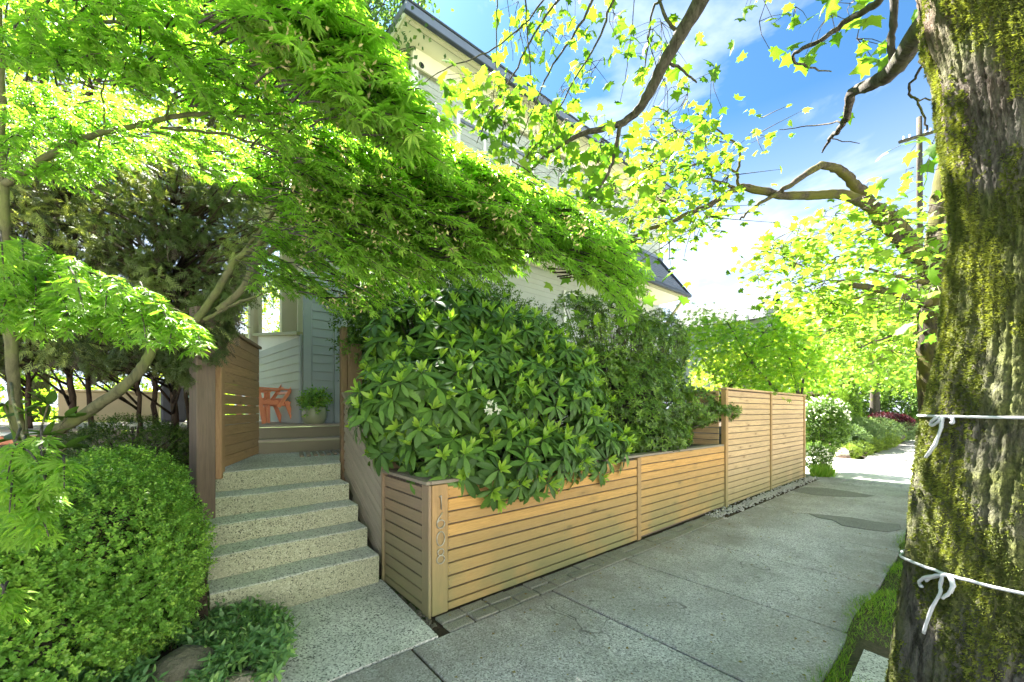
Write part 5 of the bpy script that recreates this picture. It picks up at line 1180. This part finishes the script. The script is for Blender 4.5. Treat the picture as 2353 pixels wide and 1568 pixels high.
bush('garden_shrub', 'sunlit yellow-green shrubbery seen between the cypress stems', 'shrub', [(tuple(at(230, 870, 10.5)), (2.4, 1.4, 1.5)), (tuple(at(60, 850, 10)), (2, 1.4, 1.6)), (tuple(at(420, 860, 11)), (1.8, 1.3, 1.6)), (tuple(at(560, 800, 12)), (1.6, 1.3, 2.2))], 3200, 7, .25, .14, M['backtree'], T_small(.34), base=1.0)
# small maple behind the tall fence
m2 = tree('small layered green maple behind the tall cedar fence', 'tree', Vector((9.2, 4.6, .8)), tp(1800, 740, 9.0), .05, [([(1560, 760), (1590, 715), (1625, 712), (1660, 740), (1710, 745), (1745, 755), (1790, 710), (1850, 715), (1890, 800), (1880, 860), (1800, 905), (1690, 895), (1620, 860), (1580, 800)], 5600, 7.4, 10, .09), ([(1840, 830), (1900, 840), (1910, 900), (1860, 900)], 350, 8.8, 10.0, .085)], M['jm2'], T_jmaple(), M['bark'], None, name='small_maple', limbs=6)
for L, r0, r1 in (([(1835, 915, 9.0), (1820, 840, 8.8), (1790, 780, 8.6), (1770, 740, 8.5)], .04, .01), ([(1840, 915, 9.0), (1850, 850, 9.0), (1875, 800, 9.0)], .03, .01), ([(1800, 915, 8.8), (1740, 850, 8.4), (1700, 790, 8.2), (1670, 740, 8.0)], .035, .01)): branch('branch', L, r0, r1, M['bark'], m2, 7)
# white-flowering shrub past the fence end and the grass at its foot
wf = bush('flowering_shrub', 'white-flowering leafy shrub at the far end of the tall fence', 'shrub', [(tuple(at(1888, 985, 9.9)), (.29, .5, .62)), (tuple(at(1893, 950, 10.2)), (.28, .5, .36)), (tuple(at(1878, 1050, 9.6)), (.18, .3, .3))], 3600, 7, .09, .055, M['dkgreen'], T_small(.3), base=0)
P, O = shell([(tuple(at(1890, 960, 9.9)), (.36, .55, .55)), (tuple(at(1875, 1050, 9.5)), (.2, .3, .25))], 420, .9); k = O[:, 2] > -.3; P = P[k]; batch('flowers', T_small(.5), P, norm(jitter(len(P))), norm(jitter(len(P))+np.array((-.4, -.6, .5))), rng.uniform(.04, .07, len(P)), M['whitefl'], wf)
P = region([(1862, 1090), (1900, 1098), (1918, 1090), (1900, 1060), (1868, 1050)], 900, 9.0, 9.5); P[:, 2] = 0; o = batch('grass_tuft', T_blade(), P, norm(UP+jitter(len(P), .35)), norm(jitter(len(P))), rng.uniform(.18, .32, len(P)), M['grass'], None); tag(o, 'tuft of long grass at the corner of the driveway', 'grass')
# clipped hedges
def hedge(lo, hi, label, n, mat=M['hedge']):
    t = empty('clipped_hedge', ((lo[0]+hi[0])/2, (lo[1]+hi[1])/2, lo[2]), label, 'hedge', 'clipped hedges beyond the driveway'); lo, hi = np.array(lo), np.array(hi); P = rng.uniform(lo, hi, (n, 3)); f = rng.integers(0, 4, n); O = np.zeros((n, 3))
    for i, (ax, v, s) in enumerate(((0, lo[0], -1), (1, lo[1], -1), (2, hi[2], 1), (0, lo[0], -1))):
        k = f == i; P[k, ax] = v+rng.uniform(0, .12, k.sum())*-s; O[k, ax] = s
    a = sprigs(P, norm(O+jitter(n, .35)+UP*.3), 5, .07, .07); batch('foliage', T_small(.25), *a, mat, t)
    box('core', tuple(lo+.12), tuple(hi-np.array((.1, 0, .12))), M['barkcypress'], t, .1)
h1 = at(1962, 945, 17.5); hedge((h1.x, h1.y, .6), (h1.x+1.6, h1.y+3.0, at(1962, 908, 17.5).z), 'square clipped hedge block behind the grey-green planting', 5200)
h2 = at(1905, 945, 15.5); hedge((h2.x-.2, h2.y-.3, .5), (h2.x+2.6, h2.y+3.5, at(1905, 893, 15.5).z), 'clipped hedge with sloping top nearer the tall fence', 6500)
h3 = at(1944, 945, 16.5); bush('narrow_cypress', 'narrow dark column between the two clipped hedges', 'shrub', [((h3.x, h3.y, 1.9), (.28, .4, 1.4))], 1400, 6, .1, .07, M['dkgreen'], T_small(.25))
for k, (x, y, d, r) in enumerate(((1945, 1040, 13.3, .34), (1972, 1034, 13.8, .36), (1994, 1024, 14.6, .38), (2016, 1019, 15.4, .38), (2036, 1012, 16.3, .38), (2050, 1003, 17.4, .38), (1925, 1043, 13.0, .22))):
    p = at(x, y, d)
    bush('mounded_shrub', ['low yellow-green mound nearest the driveway', 'second yellow-green mound along the path from the driveway', 'third yellow-green mound along the path from the driveway', 'fourth yellow-green mound along the path', 'fifth yellow-green mound along the path', 'farthest yellow-green mound along the path', 'small white-flecked mound beside the brown rock'][k], 'shrub', [((p.x, p.y, p.z), (r*1.2, r*1.1, r*.8))], 900, 5, .05, .045, M['mound'] if k < 6 else M['whitefl'], T_small(.3), 'low mounds along the far path', stems=4)
bush('grey_green_planting', 'grey-green perennials rising behind the yellow-green mounds', 'plants', [(tuple(at(1930, 1008, 14.6)), (.9, .8, .5)), (tuple(at(1965, 995, 15.6)), (1.0, .8, .55)), (tuple(at(2005, 990, 17)), (1.2, .9, .5)), (tuple(at(2050, 990, 19)), (1.3, .9, .45)), (tuple(at(2085, 992, 21)), (1.3, .9, .35))], 6500, 6, .12, .09, M['bluegreen'], T_small(.2), stems=20)
bush('purple_shrub', 'purple-leaved mound in front of the dark green bushes', 'shrub', [(tuple(at(2032, 968, 19)), (.6, .6, .35)), (tuple(at(2058, 974, 19)), (.75, .6, .40))], 1500, 6, .12, .10, M['purple'], T_small(.22))
bush('large_green_shrub', 'large deep green shrub at the end of the far path', 'shrub', [(tuple(at(2085, 940, 23)), (1.9, 1.5, 1.6)), (tuple(at(2040, 925, 24)), (1.8, 1.5, 1.7)), (tuple(at(2125, 950, 22)), (1.3, 1.4, 1.4)), (tuple(at(1998, 905, 24)), (1.6, 1.4, 1.6))], 5200, 6, .2, .16, M['dkgreen'], T_small(.3), base=.3)
p = at(1935, 1053, 12.9); V, F = rocky(2, 1, 31); V = [(v.x*.30+p.x, v.y*.22+p.y, v.z*.17+p.z) for v in V]; o = mk('rock', V, F, M['rockred']); tag(o, 'reddish brown rock at the driveway corner of the far bed', 'rock')
p = at(2063, 1005, 17.0); V, F = rocky(2, 1, 33); V = [(v.x*.4+p.x, v.y*.25+p.y, v.z*.16+p.z) for v in V]; o = mk('rock', V, F, M['rock']); tag(o, 'grey rock bordering the far path past the mounds', 'rock')
tree('bright yellow-green tree beyond the driveway above the clipped hedges', 'tree', gb(2010, 22, .5), tp(2010, 640, 22), .25, [([(1850, 690), (1950, 700), (2140, 690), (2150, 880), (2080, 900), (2000, 880), (1940, 890), (1880, 870), (1830, 800)], 5500, 12, 22, .24)], M['fartree'], T_small(.36), M['bark'], 'trees far along the street')
tree('pale green tree farthest down the street', 'tree', gb(2100, 34, .5), tp(2100, 600, 34), .3, [([(1740, 770), (1820, 720), (2160, 620), (2170, 900), (2000, 930), (1700, 860)], 6000, 27, 36, .42)], M['fartree'], T_small(.36), M['bark'], 'trees far along the street')
tree('broad tree behind the small maple and neighbour house', 'tree', gb(1830, 24, .5), tp(1830, 780, 24), .25, [([(1600, 830), (1680, 800), (1860, 780), (1900, 900), (1600, 900)], 2600, 16, 24, .26)], M['backtree'], T_small(.36), M['bark'], 'trees far along the street')

# ================================================================== VERGE: grass, flagstone, litter
n = 130000; X = 1.0+rng.random(n)**1.6*12; Y = rng.uniform(-.9, .68, n)
eg = .62+.05*np.sin(X*2.1)+.03*np.sin(X*5.3); pat = np.sin(X*4.1+Y*3)+np.sin(X*9.3-Y*7)+np.sin(Y*11+X*2)+rng.normal(0, .5, n)+np.clip(X-3.2, 0, 1.2)
fx = (Y < eg+.02) & (pat > -1.3) & ((X-2.28)**2+(Y+.16)**2 > .36**2) & ~((np.abs(X-3.12) < .26) & (np.abs(Y-.36) < .16)) & ((X < 11.2) | (X > 16.4))
X, Y = X[fx], Y[fx]; Z = np.array([vz(a, b) for a, b in zip(X, Y)]); P = np.stack([X, Y, Z], 1); n = len(P)
o = batch('verge_grass', T_blade(), P, norm(UP+jitter(n, .5)), norm(jitter(n)), rng.uniform(.03, .075, n)*(.75+.25*np.sin(X*5)), M['grass'], None); tag(o, 'patchy green grass on the verge between path and street trees', 'grass')
fl = [onZ(x, y, .03) for x, y in ((1966, 1538), (1985, 1494), (2052, 1521), (2042, 1590), (1952, 1568))]
o = sheet('flagstone', [(p.x, p.y) for p in fl], .035, M['slab'], None, None, .05); tag(o, 'flat pale flagstone set in the verge by the trunk', 'paving stone')
n = 380; P = np.stack([rng.uniform(1.2, 9, n), .66+1.65*rng.random(n)**np.where(rng.random(n) < .5, .35, 2.2), np.full(n, .007)], 1); P2 = np.stack([1.5+rng.random(90)*4.5, 2.3+rng.random(90)*.25, np.full(90, .012)], 1); P = np.concatenate([P, P2]); n = len(P)
o = batch('leaf_litter', T_small(.4), P, norm(jitter(n)*np.array((1, 1, .05))), norm(UP+jitter(n, .2)), rng.uniform(.008, .03, n), M['litter'], None); tag(o, 'small brown leaf scraps scattered over the sidewalk', 'leaf litter')
# small stones and litter in the soil gap beside the planter's short side
n = 260; P = np.stack([rng.uniform(1.34, 1.39, n), rng.uniform(2.45, 3.4, n), np.full(n, .005)], 1); V, F = batchVF((np.array([tuple(v) for v in V0]), np.array(F0)), P, norm(jitter(n)), np.tile(UP, (n, 1)), rng.uniform(.004, .012, n)); o = mk('gap_gravel', V, F, M['rock']); tag(o, 'dark gravel in the gap between pale slab and planter side', 'gravel', kind='stuff')
